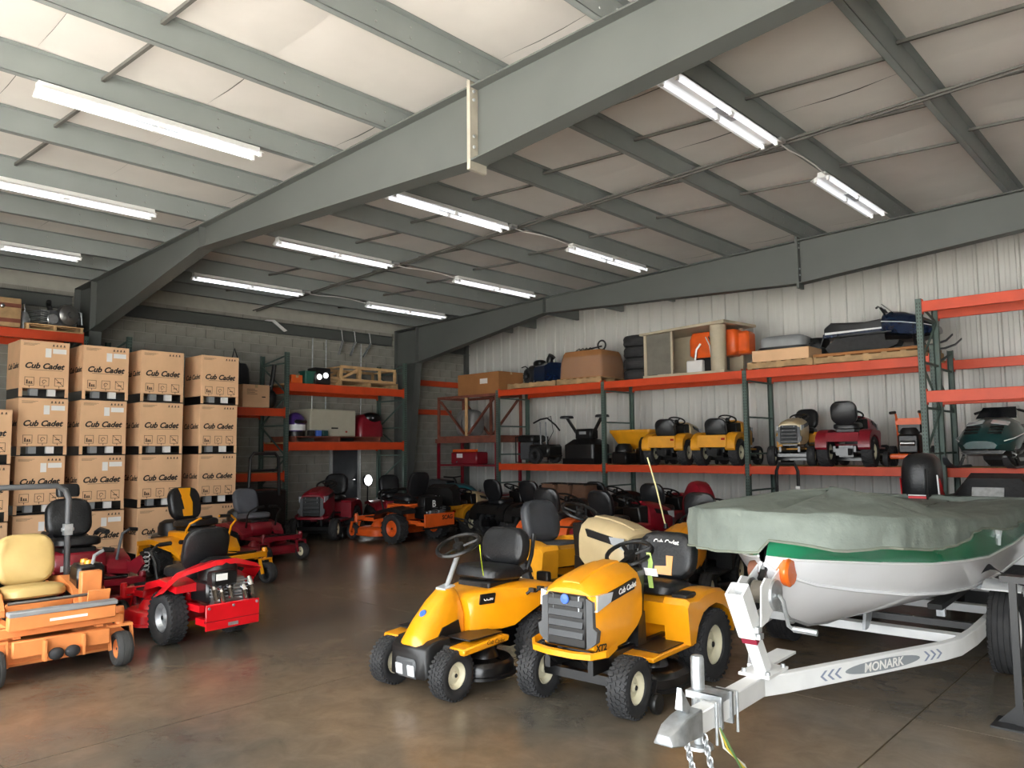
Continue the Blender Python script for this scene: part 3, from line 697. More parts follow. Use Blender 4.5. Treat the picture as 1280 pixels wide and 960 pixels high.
# ------------------------------------------------------------------ crated mowers in printed cardboard
def crate(name, label, loc, rz, wy, h, dx, lab=True, faint=False, group='printed cardboard machine boxes in the stacks'):
    """front faces +X; lower edge stands on a steel skid with an opening"""
    t = thing(name, label, 'box', loc, rz, group)
    sk = .135 if h > .7 else .1
    part('carton', M().box(-dx, 0, -wy/2, wy/2, sk, h), card, t, bev=.006)
    # side flaps coming down to the skid at the front, opening in the middle
    for q in (-1, 1):
        part('carton_flap', M().box(-.012, 0, q*wy/2, q*(wy/2-.045), .012, sk), card, t)
        part('skid_rail', M().box(-dx+.01, -.02, q*(wy/2-.02)-.015, q*(wy/2-.02)+.015, 0, sk-.002), blackm, t)
        part('skid_foot', M().box(-.16, -.05, q*wy*.18-.05, q*wy*.18+.05, .03, sk-.004), greyl if q < 0 else whitep, t)
    part('cross_rail', M().box(-.045, -.015, -wy/2+.04, wy/2-.04, 0, .028), blackm, t)
    part('cross_rail', M().box(-dx+.02, -dx+.05, -wy/2+.04, wy/2-.04, 0, .028), blackm, t)
    part('skid_block', M().box(-.2, -.1, -.06, .06, .028, sk-.004), blackm, t)
    F = (rad(90), 0, rad(90)); e = .0012
    letter('Cub Cadet', wy*.178, ink, t, (e, -.01, sk+(h-sk)*.47), F, shear=.32, off=.0045, sx=1.0)
    letter('Cub Cadet', wy*.175, ink, t, (-dx*.5, -wy/2-e, sk+(h-sk)*.47), (rad(90), 0, 0), shear=.32, off=.003)
    part('underline', M().box(0, .0012, -wy*.3, wy*.36, sk+(h-sk)*.385, sk+(h-sk)*.392), ink, t)
    # handling marks along the bottom, small print and arrows on top
    for k in range(3):
        c = -wy*.3+wy*.3*k; z = sk+.1; a = wy*.095
        fr = M()
        for (y0, y1, z0, z1) in ((-a, a, -a, -a+.006), (-a, a, a-.006, a), (-a, -a+.006, -a, a), (a-.006, a, -a, a)): fr.box(0, .0012, c+y0, c+y1, z+z0, z+z1)
        o = part('handling_mark', fr, inkl, t, flat=True)
        mk = M()
        if k == 0: mk.box(0, .0014, c-.04, c-.02, z-.03, z+.02).box(0, .0014, c-.01, c+.01, z-.03, z).box(0, .0014, c+.018, c+.036, z-.03, z).box(0, .0014, c-.045, c+.045, z-.038, z-.03)
        elif k == 1: mk.tube([(.0006, c+.026*math.cos(q*.6), z+.026*math.sin(q*.6)) for q in range(8)], .004, 4).bar((.0006, c-.02, z-.04), (.0006, c+.01, z-.01), .001, .006)
        else: mk.bar((.0006, c-a, z+a), (.0006, c+a, z-a), .0012, .007).box(0, .0014, c-.03, c+.03, z-.012, z)
        part('pictogram', mk, inkl, o, flat=True)
        part('arrow_mark', M().box(0, .0012, c-.003, c+.003, sk+.008, sk+.03).prism([(c-.01, sk+.026), (c+.01, sk+.026), (c, sk+.04)], 'yz', 0, .0012), inkl, t, flat=True)
    sp = M()
    for k in range(3): sp.box(0, .0012, -wy*.44, -wy*(.12+.05*k), h-.045-.014*k, h-.041-.014*k)
    part('small_print', sp, inkl, t, flat=True)['kind'] = 'stuff'
    sy = M()
    for k in range(4):
        c = wy*(.16+.075*k); sy.box(0, .0012, c-.014, c+.014, h-.07, h-.064).prism([(c-.012, h-.06), (c+.012, h-.06), (c+.004, h-.035), (c-.004, h-.04)], 'yz', 0, .0012)
    part('symbols', sy, ink, t, flat=True)['kind'] = 'stuff'
    if lab:
        part('shipping_label', M().box(0, .0016, wy*.0, wy*.12, h-.23, h-.1), whitep, t, rot=(0, 0, 0))
        part('barcode_label', M().box(0, .0016, wy*.15, wy*.43, h-.17, h-.1), whitep, t)
    return t
XC = -12.43
cols = [(3.545, .635, True), (4.375, .655, True), (5.235, .675, False), (6.18, .66, False)]
dz = [0, 0, 0, .0]
nm = ('leftmost', 'second', 'third', 'rightmost')
rowz = (.0, .835, 1.665, 2.49); rh = (.83, .825, .82, .82)
rown = ('lowest', 'third down', 'second down', 'topmost')
for i, (yc, wy, lab) in enumerate(cols):
    for r in range(4):
        jx = random.uniform(-.02, .02) if r else 0
        crate('machine_box', '%s printed cardboard machine box in the %s stack%s' % (rown[r], nm[i], ', white labels' if lab else ''), (XC+jx*.6, yc-(.0 if r > 1 else .0)+jx*.3, rowz[r]), 0, wy, rh[r], .62, lab)
# stack cut by the left edge (only its right side shows)
for r, (z, h) in enumerate(((0, .77), (.775, .77), (1.55, .75))):
    crate('machine_box', ('lowest', 'middle', 'top')[r]+' cardboard box of the low stack cut by the left edge', (-12.2, 2.78, z), 0, .66, h, .6, False)
# ------------------------------------------------------------------ boat on its trailer
from mathutils import noise as mnoise
TX, TY, TA = -2.13, 6.82, rad(-87.9)
tr = thing('boat_trailer', 'white steel boat trailer with long tongue, winch post and lettered side rail', 'trailer', (TX, TY, 0), TA)
def railpts(q): return [(2.62, q*.0, .355), (2.45, q*.09, .355), (1.15, q*.63, .355), (.95, q*.69, .355), (.6, q*.72, .36), (-1.7, q*.72, .36)]
def ribbon(pts, w, h):
    rings = []
    for i, p in enumerate(pts):
        d = Vector(pts[min(i+1, len(pts)-1)])-Vector(pts[max(i-1, 0)]); d.z = 0; d.normalize(); n = Vector((-d.y, d.x, 0))
        rings.append([Vector(p)+n*a+Vector((0, 0, b)) for a, b in ((-w/2, -h/2), (w/2, -h/2), (w/2, h/2), (-w/2, h/2))])
    return M().loft(rings)
part('tongue', M().box(2.35, 3.45, -.045, .045, .3, .41), white, tr, bev=.006)
for q in (-1, 1):
    part('side_rail', ribbon(railpts(q), .055, .11), white, tr, bev=.004)
    wt = wheel(tr, 0, q*.84, .31, .19, white, 'road')
    part('wheel_fender', M().loft([[(.37*math.cos(a)*1.08, q*.84-.125, .31+.37*math.sin(a)), (.37*math.cos(a)*1.08, q*.84+.125, .31+.37*math.sin(a)), (.355*math.cos(a)*1.08, q*.84+.125, .31+.355*math.sin(a)), (.355*math.cos(a)*1.08, q*.84-.125, .31+.355*math.sin(a))] for a in [rad(d) for d in range(62, 161, 14)]]), white, tr)
    part('fender_bracket', M().bar((-.2, q*.70, .40), (-.2, q*.75, .66), .05, .02), white, tr)
    part('bunk', M().box(-1.6, .3, q*.42-.05, q*.42+.05, .46, .5), mat('bunk_carpet', '#3a3a3a', .95), tr)
    for x in (-1.4, .1): part('bunk_bracket', M().box(x-.02, x+.02, q*.42-.03, q*.42+.03, .38, .46), galv, tr)
    part('spring_hanger', M().box(-.3, .3, q*.68-.02, q*.68+.02, .25, .3), blackm, tr)
part('axle', M().bar((0, -.76, .31), (0, .76, .31), .05), blackm, tr)
for x in (.72, -.5, -1.6): part('crossmember', M().box(x-.05, x+.05, -.7, .7, .33, .39), white, tr)
# coupler, safety chains, jack, wiring
part('coupler', M().loft([[(3.36, -.055, .3), (3.36, .055, .3), (3.36, .055, .43), (3.36, -.055, .43)], [(3.5, -.055, .31), (3.5, .055, .31), (3.5, .05, .42), (3.5, -.05, .42)], [(3.58, -.075, .32), (3.58, .075, .32), (3.58, .05, .40), (3.58, -.05, .40)], [(3.66, -.05, .33), (3.66, .05, .33), (3.65, .03, .375), (3.65, -.03, .375)]]), galv, tr, bev=.006)
part('coupler_latch', M().loft([[(3.44, -.02, .42), (3.44, .02, .42), (3.42, .02, .45), (3.42, -.02, .45)], [(3.5, -.02, .45), (3.5, .02, .45), (3.49, .012, .55), (3.49, -.012, .55)]]), galv, tr)
part('jack_tube', M().lathe([(.001, .61), (.03, .605), (.035, .59), (.035, .28), (.028, .28), (.028, .16), (.001, .16)], 'z', (3.1, -.105, 0), 16), galv, tr)
part('jack_clamp', M().box(3.03, 3.17, -.14, .05, .405, .44).box(3.03, 3.05, -.06, .06, .28, .44).box(3.15, 3.17, -.06, .06, .28, .44), galv, tr)
part('jack_foot', M().lathe([(.001, .16), (.07, .155), (.075, .14), (.001, .14)], 'z', (3.1, -.105, 0), 14), galv, tr)
for x in (2.98, 3.22):
    part('u_bolt', M().tube([(x, -.055, .26), (x, -.055, .425), (x, .055, .425), (x, .055, .22)], .008, 6), galv, tr)
for q, L in ((-.05, 9), (.06, 8)):
    for k in range(L):
        c = Vector((3.36-.012*k, q, .29-.03*k)); a = [(.014*math.cos(2*PI*i/8), .026*math.sin(2*PI*i/8)) for i in range(8)]
        ring = [c+(Vector((u, 0, v)) if k % 2 else Vector((0, u, v))) for u, v in a]
        part('chain_link', M().tube(ring, .005, 5, loop=True), galv, tr)
for k, (cm, o) in enumerate((('#c8b23a', 0), ('#5c7a4a', .02), ('#e0e0d8', -.02))):
    part('wire', M().tube([(3.2, .06, .3), (3.18, .09+o, .2), (3.1+o, .13, .1), (3.0, .14+o, .02), (2.9+o, .2, .012)], .006, 5), mat('wire_%d' % k, cm, .5), tr)
part('wire_plug', M().cb((2.35, -.12, .43), (.12, .03, .03), (0, 0, .4)), blue, tr)
part('front_step', M().box(2.0, 2.45, -.12, .0, .41, .425), white, tr)
part('tongue_reflector', M().box(2.43, 2.49, .046, .06, .31, .4), amber, tr, bev=.006)
# winch post
part('post_foot', M().box(2.36, 2.64, -.09, .09, .41, .425), white, tr)
for x in (2.39, 2.61):
    for q in (-.07, .07): part('bolt', M().lathe([(.001, .02), (.012, .018), (.014, 0)], 'z', (x, q, .425), 6), galv, tr)
part('winch_post', M().bar((2.5, 0, .42), (2.7, 0, .72), .075, .075), white, tr, bev=.004)
part('post_sleeve', M().bar((2.66, .046, .66), (2.82, .046, .92), .012, .1).bar((2.66, -.046, .66), (2.82, -.046, .92), .012, .1).bar((2.7, 0, .635), (2.86, 0, .895), .09, .012).bar((2.62, 0, .685), (2.78, 0, .945), .09, .012), white, tr, flat=True)
part('red_strap', M().bar((2.635, 0, .62), (2.66, 0, .66), .088, .088), mat('red_strap', '#8c1c34', .7), tr)
part('sleeve_bolts', M().cb((2.7, .06, .69), (.05, .03, .03)).cb((2.68, .06, .65), (.05, .03, .03)), galv, tr)
for q in (-.07, .07):
    part('winch_arm', M().prism([(2.68, .7), (2.58, .72), (2.3, .92), (2.3, .98), (2.36, 1.0), (2.5, .94), (2.6, .96), (2.66, .92)], 'xz', q-.005, q+.005), white, tr)
part('winch_drum', M().lathe([(.001, -.06), (.075, -.06), (.08, -.05), (.03, -.045), (.03, .045), (.08, .05), (.075, .06), (.001, .06)], 'y', (2.5, 0, .86), 18), steel, tr)
part('winch_gear', M().lathe([(.001, .09), (.085, .088), (.09, .08), (.09, .072), (.001, .07)], 'y', (2.48, 0, .85), 22), galv, tr)
part('winch_strap', M().tube([(2.5, 0, .93), (2.4, .0, 1.02), (2.36, 0, 1.14)], .02, 6), black, tr)
part('winch_webbing', M().lathe([(.001, -.04), (.065, -.04), (.065, .04), (.001, .04)], 'y', (2.5, 0, .86), 16), mat('grey_webbing', '#6c665c', .9), tr)
part('winch_crank', M().tube([(2.48, .1, .85), (2.5, .13, .82), (2.46, .14, .68), (2.44, .16, .66)], .012, 7).tube([(2.44, .16, .66), (2.43, .29, .655)], .018, 8), galv, tr)
part('bow_roller', M().lathe([(.001, .0), (.05, .0), (.056, .02), (.062, .06), (.082, .085), (.085, .11), (.07, .125), (.001, .125)], 'y', (2.33, .0, .96), 20), amber, tr)
part('roller_cup', M().lathe([(.001, -.13), (.05, -.13), (.054, -.11), (.05, -.02), (.045, -.002), (.001, -.002)], 'y', (2.33, .0, .96), 16), mat('rusty_steel', '#7a4c38', .7, .2), tr)
part('keel_bracket', M().prism([(1.0, .39), (.96, .5), (.86, .56), (.8, .53), (.84, .44), (.92, .39)], 'xz', .1, .12), galv, tr)
# decal on the right rail
dA, dB = Vector((2.45, .09, .355)), Vector((1.15, .63, .355)); dd = (dB-dA).normalized(); dn = Vector((-dd.y, dd.x, 0))
if dn.y < 0: dn = -dn
def rp(s, h, o=.0285): return dA+dd*s+dn*o+Vector((0, 0, h))
gd = mat('grey_decal', '#8c9296', .5, var=.03); gd2 = mat('blue_grey_decal', '#8a94a8', .5, var=.03)
ov = [(.82+.34*math.cos(2*PI*k/28), .036*math.sin(2*PI*k/28)) for k in range(28)]
part('decal', M().loft([[rp(s, h, .027) for s, h in ov], [rp(s, h, .0292) for s, h in ov]]), gd, tr, flat=True)
for s0, sg in ((.45, -1), (.39, -1), (.33, -1), (1.2, 1), (1.26, 1), (1.32, 1)):
    cv = [(s0, .03), (s0+sg*.04, 0), (s0, -.03), (s0+sg*.02, -.03), (s0+sg*.06, 0), (s0+sg*.02, .03)]
    part('chevron', M().loft([[rp(s, h, .027) for s, h in cv], [rp(s, h, .029) for s, h in cv]]), gd2, tr, flat=True)
letter('MONARK', .074, whitep, tr, rp(.82, -.002, .0297), (rad(90), 0, math.atan2(dd.y, dd.x)), off=.0015, sx=1.12, shear=.12)
# boat hull
bt = thing('motorboat', 'white and green motorboat under a grey green canvas cover on trailer', 'boat', (TX, TY, 0), TA)
ST = [  # x, keel z, chine y,z, line y,z, gunwale y,z
 (2.46, 1.0, .01, 1.02, .02, 1.06, .06, 1.24), (2.40, .91, .04, .97, .06, 1.05, .28, 1.24), (2.28, .78, .11, .92, .14, 1.03, .47, 1.235), (2.08, .64, .17, .86, .28, 1.01, .63, 1.23), (1.78, .55, .3, .8, .45, .98, .725, 1.225),
 (1.4, .50, .5, .74, .66, .95, .78, 1.215), (.9, .475, .61, .69, .75, .92, .81, 1.205), (.3, .47, .67, .65, .79, .885, .82, 1.2), (-.8, .47, .7, .63, .79, .87, .82, 1.2), (-2.35, .47, .68, .62, .76, .87, .79, 1.19)]
def hs(s, q, a, b):
    x, kz, cy, cz, ly, lz, gy, gz = s
    pts = [(x, 0, kz), (x, q*cy*.5, kz+(cz-kz)*.42), (x, q*cy, cz), (x, q*(cy+(ly-cy)*.5), cz+(lz-cz)*.45), (x, q*ly, lz), (x, q*(ly+(gy-ly)*.5), lz+(gz-lz)*.5), (x, q*gy, gz)]
    return pts[a:b]
ST = [(*q[:7], min(q[7], 1.10+.13*max(0, (q[0]+.2)/2.6)**1.4)) for q in ST]
gel = mat('white_gelcoat', '#e9eaec', .22, var=.02, coat=.4)
grn = mat('green_gelcoat', '#1e7a55', .25, var=.05, coat=.4)
mbh = M()
for q in (-1, 1): mbh.loft([hs(s, q, 0, 5) for s in ST], cap=False, closed=False)
mbh.add(list(reversed(hs(ST[-1], -1, 0, 5)))+hs(ST[-1], 1, 1, 5), [tuple(range(9))])
hull = part('hull', mbh, gel, bt, ang=25)
mbg = M()
for q in (-1, 1): mbg.loft([hs(s, q, 4, 7) for s in ST], cap=False, closed=False)
part('green_band', mbg, grn, bt)
for q in (-1, 1):
    part('rub_line', M().tube([(s[0], q*(s[4]+.004), s[5]) for s in ST], .008, 6), white, bt)
    part('spray_rail', M().tube([(s[0], q*(s[2]+.002), s[3]) for s in ST], .012, 6), gel, bt)
    part('transom_corner', M().box(-2.37, -2.3, q*.6, q*.78, .6, 1.07), gel, bt)
part('keel_strip', M().tube([(s[0]+.004, 0, s[1]) for s in ST], .011, 6), greyl, bt)
part('transom', M().box(-2.38, -2.33, -.74, .74, .5, 1.06), gel, bt)
part('bow_eye', M().tube([(2.37, 0, .9), (2.43, 0, .91), (2.43, 0, .96), (2.38, 0, .97)], .008, 6), chrome, bt)
for a, b_ in (((-.1, .798, .93), (.02, .83, 1.09)), ((.02, .815, 1.0), (.12, .83, 1.09)), ((-.0, .83, 1.05), (.08, .83, 1.0))): part('stripe', M().bar(a, b_, .03, .006), gel, bt)
# canvas cover: hem, skirt, gunwale, crown
def outline(t):
    """closed plan curve, t in 0..1 from stern port round the bow"""
    xs = [s[0] for s in ST][::-1]; gy = [s[6] for s in ST][::-1]
    n = 90; i = t*n
    return i
OUT = []
pl_ = [(s[0], s[6]) for s in ST][::-1]
def resample(pts, n):
    L = [0]
    for a, b_ in zip(pts, pts[1:]): L.append(L[-1]+math.dist(a, b_))
    o = []
    for k in range(n):
        d = L[-1]*k/(n-1); j = max(i for i in range(len(L)) if L[i] <= d+1e-9); j = min(j, len(pts)-2)
        f = (d-L[j])/max(1e-9, L[j+1]-L[j]); o.append((pts[j][0]+(pts[j+1][0]-pts[j][0])*f, pts[j][1]+(pts[j+1][1]-pts[j][1])*f))
    return o
loopp = [(x, -y) for x, y in pl_] + [(x, y) for x, y in reversed(pl_)] + [(-2.4, .5), (-2.42, 0), (-2.4, -.5), pl_[0] and (-2.35, -.79)]
OUT = resample(loopp, 181)[:-1]
def gz(x): return 1.15+.15*max(0, (x+.2)/2.6)**1.4
def crown(x):
    P_ = [(-2.4, 1.1), (-.6, 1.12), (.2, 1.18), (.8, 1.3), (1.4, 1.39), (2.0, 1.40), (2.45, 1.36)]
    for (a, za), (b_, zb) in zip(P_, P_[1:]):
        if x <= b_: return za+(zb-za)*max(0, (x-a)/(b_-a))
    return 1.3
rings = []
for kind in (0, .33, .66, 1, 1.5, 2, 3, 4, 5, 6):
    ring = []
    for i, (x, y) in enumerate(OUT):
        n = Vector((x-.3, y*2.0, 0)).normalized()
        wr = mnoise.noise(Vector((x*4, y*4, kind*1.2)))*.03+mnoise.noise(Vector((x*11+7, y*11, kind*2)))*.016
        vf = .014*math.sin(i*1.9+2*mnoise.noise(Vector((x*3, y*3, 0))))
        if kind <= 1:
            hz = gz(x)-(.10 if x < .6 else .10+.09*(x-.6)/1.9) + .035*mnoise.noise(Vector((x*2.2, y*2.2, 3))) + (.06 if y > 0 else 0)*max(0, math.cos((x-.75)*3.0)) - (.05 if y < 0 and x > 1.0 else 0)
            z = hz+(gz(x)+.015-hz)*kind
            o = .05-.02*kind+vf*(1.15-kind)+wr
            ring.append((x+n.x*o, y+n.y*o, z))
        else:
            f = {1.5: .97, 2: .9, 3: .72, 4: .5, 5: .25, 6: .0}[kind]
            zc = crown(x); h = math.sin(PI/2*(1-f))**(.8 if x > .4 else 1.2)
            ring.append((x-max(0, x-1.1)*(1-f)*.8, y*f, gz(x)+.015+(zc-gz(x)-.015)*h+wr*.8+ .01*mnoise.noise(Vector((x*4, y*f*4, 9)))))
    rings.append(ring)
cv = part('canvas_cover', M().loft(rings, cap=False), canvas, bt, ang=180)
tag_ = cv
part('hem_cord', M().tube([(p[0], p[1], p[2]+.004) for p in rings[0]], .009, 5, loop=True), mat('canvas_hem', '#6c7266', .9), cv)
# outboard motor behind the transom
om = thing('outboard_motor', 'black outboard motor with red and white stripe above the boat cover', 'motor', (TX, TY, 0), TA)
OX, OY = -2.62, -.28
part('cowl', M().loft([[(OX+a*s, OY+b*s*1.0, z) for a, b in rrect(.5, .38, .16, 5)] for s, z in ((.86, 1.1), (.98, 1.16), (1.0, 1.32), (.97, 1.45), (.86, 1.55), (.6, 1.6), (.25, 1.615))]), vinyl, om)
for q in (-1, 1): part('cowl_stripe', M().prism([(OX-.1, 1.14), (OX+.1, 1.14), (OX+.16, 1.34), (OX+.08, 1.34)], 'xz', OY+q*.19-.004, OY+q*.19+.004), red if q < 0 else red, om)
part('cowl_stripe', M().prism([(OX+.11, 1.14), (OX+.15, 1.14), (OX+.2, 1.38), (OX+.17, 1.36)], 'xz', OY+.184, OY+.197), white, om)
part('cowl_badge', M().box(OX+.25, OX+.256, OY-.09, OY+.09, 1.125, 1.15), red, om)
part('badge_line', M().box(OX+.25, OX+.256, OY-.09, OY+.09, 1.155, 1.165), white, om)
part('midsection', M().loft([[(OX+a*s, OY+b*s, z) for a, b in rrect(.26, .18, .07, 4)] for s, z in ((1.2, 1.1), (1, 1.02), (.8, .7), (.75, .45))]), blackm, om)
part('clamp_bracket', M().box(OX+.08, -2.383, OY-.11, OY+.11, .8, 1.08), blackm, om)
part('gearcase', M().ell((OX-.02, OY, .36), (.2, .05, .06), 12, 8), blackm, om)
part('skeg', M().prism([(OX-.1, .34), (OX+.06, .34), (OX-.08, .18), (OX-.14, .18)], 'xz', OY-.008, OY+.008), blackm, om)
for k in range(3):
    a = k*2*PI/3; part('propeller_blade', M().ell((OX-.24, OY+.07*math.cos(a), .36+.07*math.sin(a)), (.012, .06, .045), 8, 6, rot=(a, 0, .4)), blackm, om)
part('aerial', M().tube([(OX+.26, OY+.1, 1.1), (OX+.27, OY+.1, 1.45)], .012, 6), black, om)
# black stand and hanging hose at the right edge
sd = thing('jack_stand', 'black steel stand with flat foot at right edge, beside trailer tyre', 'stand', (-1.015, 5.6, 0))
part('foot', M().box(-.14, .14, -.12, .12, 0, .012), black, sd)
part('upright', M().box(-.02, .02, -.02, .02, .012, .86), black, sd)
part('head', M().box(-.06, .1, -.05, .05, .86, .9), black, sd)
for q in (-1, 1): part('gusset', M().prism([(q*.02, .012), (q*.12, .012), (q*.02, .12)], 'xz', -.006, .006), black, sd)
tag(part('black_cloth', M().grid(lambda u, v: (TX+.72+.3*u, 6.62+.3*v, .735+.05*math.sin(u*5+v*3)+.06*v*(1-u)-.0), 8, 8), mat('black_cloth', '#15151a', .9), None), 'crumpled black cloth lying on trailer fender at the right edge', 'cloth')
# ------------------------------------------------------------------ zero-turn mowers
def zero_turn(name, label, loc, rz, body, deckm=None, seatm=vinyl, insert=None, rops=None, w=.42, L=.75, s=1.0, rim=greyl, rear='engine', frontframe=False, engine=True, tread='bar', castm=rubber, headrest=False, seatz=.58, armrest=False, wing=None, levers=black, caprim=None, ww=.22, engine2=False):
    t = thing(name, label, 'lawn mower', loc, rz)
    for q in (-1, 1):
        wheel(t, -.35, q*w, .25, ww, rim, tread, rubber if not frontframe else castm)
        cw = wheel(t, L, q*(w*.95), .135, .12, caprim or rim, 'rib', castm)
        y = q*w*.95
        part('caster_fork', M().loft([[(L-.1, y-.02, .3), (L-.1, y+.02, .3), (L-.02, y+.02, .42), (L-.02, y-.02, .42)]] ).bar((L, y+.085, .13), (L-.06, y+.085, .31), .012, .05).bar((L, y-.085, .13), (L-.06, y-.085, .31), .012, .05).bar((L-.06, y-.09, .31), (L-.06, y+.09, .31), .07, .02), body, t)
        part('caster_pivot', M().lathe([(.001, .46), (.03, .455), (.035, .43), (.035, .3), (.001, .3)], 'z', (L-.07, y, 0), 12), body, t)
        part('frame_rail', M().box(-.75, L-.05, q*w*.62-.025, q*w*.62+.025, .32, .38), body, t)
    part('front_crossbar', M().box(L-.11, L-.03, -w*.95, w*.95, .34, .41), body, t, bev=.006)
    dk = deck(t, -.02, L-.17, w*2.5, .1, .24, deckm or body, r=.18)
    part('footplate', M().prism([(.08, .37), (L-.12, .385), (L-.06, .44), (L-.05, .425), (L-.11, .365), (.08, .35)], 'xz', -w*.62, w*.62), black, t)
    part('seat_base', M().prism([(-.42, .38), (.1, .38), (.14, .5), (.1, seatz+.02), (-.4, seatz+.02)], 'xz', -w*.55, w*.55), body, t, bev=.02)
    for q in (-1, 1):
        part('fender_pod', M().loft([[(-.62, q*w*.55, .5), (-.62, q*w*1.18, .5), (-.62, q*w*1.18, .56), (-.62, q*w*.55, .58)], [(-.3, q*w*.55, .54), (-.3, q*w*1.22, .54), (-.3, q*w*1.2, .6), (-.3, q*w*.55, .62)], [(.05, q*w*.55, .5), (.05, q*w*1.15, .46), (.05, q*w*1.12, .53), (.05, q*w*.55, .56)], [(.16, q*w*.55, .4), (.16, q*w*1.05, .37), (.16, q*w*1.05, .42), (.16, q*w*.55, .45)]]), wing or body, t)
        if frontframe or armrest:
            part('control_lever', M().tube([(.06, q*w*.8, .5), (.08, q*w*.86, .7), (.02, q*w*.95, .8), (-.02, q*w*1.15, .84), (-.02, q*w*1.3, .83)], .016, 8), levers, t)
            part('lever_grip', M().tube([(-.02, q*w*1.12, .842), (-.02, q*w*1.32, .83)], .022, 8), black, t)
        else:
            part('control_lever', M().tube([(.06, q*w*.75, .5), (.12, q*w*.78, .72), (.2, q*w*.8, .8), (.24, q*w*.55, .86), (.23, q*w*.12, .87)], .014, 8), levers, t)
            part('lever_grip', M().tube([(.24, q*w*.5, .862), (.232, q*w*.14, .87)], .022, 8), black, t)
    B = seat(t, -.36, seatz+.07, w=.46, d=.46, bh=.44, m=seatm, insert=insert)
    if headrest: part('headrest', pad((.09, .24, .14), .05), seatm, t, loc=tuple(B @ Vector((.02, 0, .53))), rot=(0, rad(-8), 0))
    if armrest:
        for q in (-1, 1): part('armrest', M().tube([(-.3, q*.26, .8), (-.22, q*.28, .84), (.02, q*.28, .83)], .03, 8), seatm, t)
    if engine:
        en = part('engine', M().box(-.82, -.5, -.2, .2, .4, .6), blackm, t, bev=.02)
        part('engine_shroud', M().lathe([(.001, .2), (.1, .195), (.16, .16), (.18, .1), (.18, 0), (.001, 0)], 'z', (-.64, 0, .6), 18), black, en)
        for q in (-1, 1):
            cy = part('cylinder_head', M().box(-.86, -.7, q*.1-.06, q*.1+.06, .44, .62), steel, en, bev=.01)
            for k in range(5): part('cooling_fin', M().box(-.9, -.68, q*.1-.07, q*.1+.07, .46+.032*k, .47+.032*k), galv, cy)
        part('muffler', M().tube([(-.84, -.16, .42), (-.84, .16, .42)], .045, 10), steel, en)
        part('oil_cap', M().lathe([(.001, .03), (.025, .028), (.028, 0)], 'z', (-.8, .1, .62), 10), yellow, en)
        part('air_filter', M().box(-.78, -.58, -.14, .14, .6, .72), black, en, bev=.03)
    part('rear_guard', M().box(-.93, -.9, -w*.72, w*.72, .28, .5), body, t, bev=.008)
    for q in (-1, 1): part('guard_arm', M().box(-.91, -.7, q*w*.66-.02, q*w*.66+.02, .3, .36), body, t)
    part('hitch_tube', M().tube([(-.93, -w*.8, .26), (-.93, w*.8, .26)], .016, 8), blackm, t)
    if rops:
        part('roll_bar', M().tube([(-.48, -.36, .5), (-.5, -.36, 1.28), (-.505, -.33, 1.36), (-.505, -.26, 1.4), (-.505, .26, 1.4), (-.505, .33, 1.36), (-.5, .36, 1.28), (-.48, .36, .5)], .026, 10), rops, t)
        for q in (-1, 1): part('bar_pin', M().tube([(-.5, q*.31, 1.0), (-.5, q*.41, 1.0)], .018, 8).cb((-.5, q*.36, 1.0), (.07, .07, .1)), galv, t)
    if frontframe:
        part('front_beam', M().box(L-.02, L+.06, -w*.8, w*.8, .4, .5), body, t, bev=.008)
        part('beam_cap', M().box(L-.03, L+.07, -w*.8, w*.82, .5, .535), greyl, t, bev=.006)
        part('deck_front', M().prism([(L+.0, .2), (L+.05, .2), (L+.05, .32), (L+.0, .32)], 'xz', -w*.72, w*.72), body, t, bev=.006)
        for k in (-1, 1):
            part('deck_roller', M().ell((L+.09, k*.055, .2), (.04, .055, .045), 12, 8), rubber, t)
            part('roller_arm', M().box(L+.03, L+.11, k*.13-.008, k*.13+.008, .16, .31), body, t)
        part('side_step', M().cb((L-.1, w*.62, .56), (.02, .16, .09), (0, .3, 0)), body, t)
        part('front_pipe', M().tube([(L-.2, -w*.7, .56), (L-.2, w*.7, .56)], .012, 8), steel, t)
        part('tank', M().box(-.15, .1, w*.62, w*1.1, .52, .74), blackm, t, bev=.03)
        for k in range(2): part('tank_cap', M().lathe([(.001, .03), (.03, .028), (.034, 0)], 'z', (-.1+.12*k, w*.85, .74), 12), yellow, t)
        part('control_tower', M().box(.16, .24, w*.6, w*.95, .42, .7), body, t, bev=.008)
        part('decal', M().box(L+.0601, L+.062, -.1, .16, .44, .46), whitep, t)
    if s != 1: t.scale = (s, s, s)
    return t
zero_turn('zero_turn_mower', 'faded orange zero turn mower with cracked tan seat at left edge', (-7.39, 2.11, 0), rad(-2), orange, seatm=tanv, rops=greyp, w=.46, rim=orange, frontframe=True, castm=rubberd, levers=greyl, seatz=.42)
b_ = zero_turn('zero_turn_mower', 'dark red zero turn mower with black high back seat and headrest, behind tan seat', (-9.15, 3.0, 0), rad(-3), dred, headrest=True, armrest=True, w=.46, rim=dred, levers=greyp, seatz=.62)
for q in (-1, 1):
    part('side_plate', M().prism([(-.3, .4), (.45, .4), (.62, .52), (.5, .6), (.2, .5), (-.3, .56)], 'xz', q*.47-.012, q*.47+.012), dred, b_)
    part('spring', M().tube([(.52+.004*k*.3, q*.52+.035*math.cos(k*1.1), .42+.008*k+.02*math.sin(k*1.1)) for k in range(26)], .008, 5), galv, b_)
part('white_decal', M().box(.1405, .142, -.2, .2, .46, .52), whitep, b_)
c = zero_turn('zero_turn_mower', 'bright red zero turn mower seen from behind, silver engine and red rear plate', (-7.38, 3.37, 0), rad(182), red, deckm=red, w=.335, rim=galv, tread='turf', seatz=.5, s=.94, ww=.18)
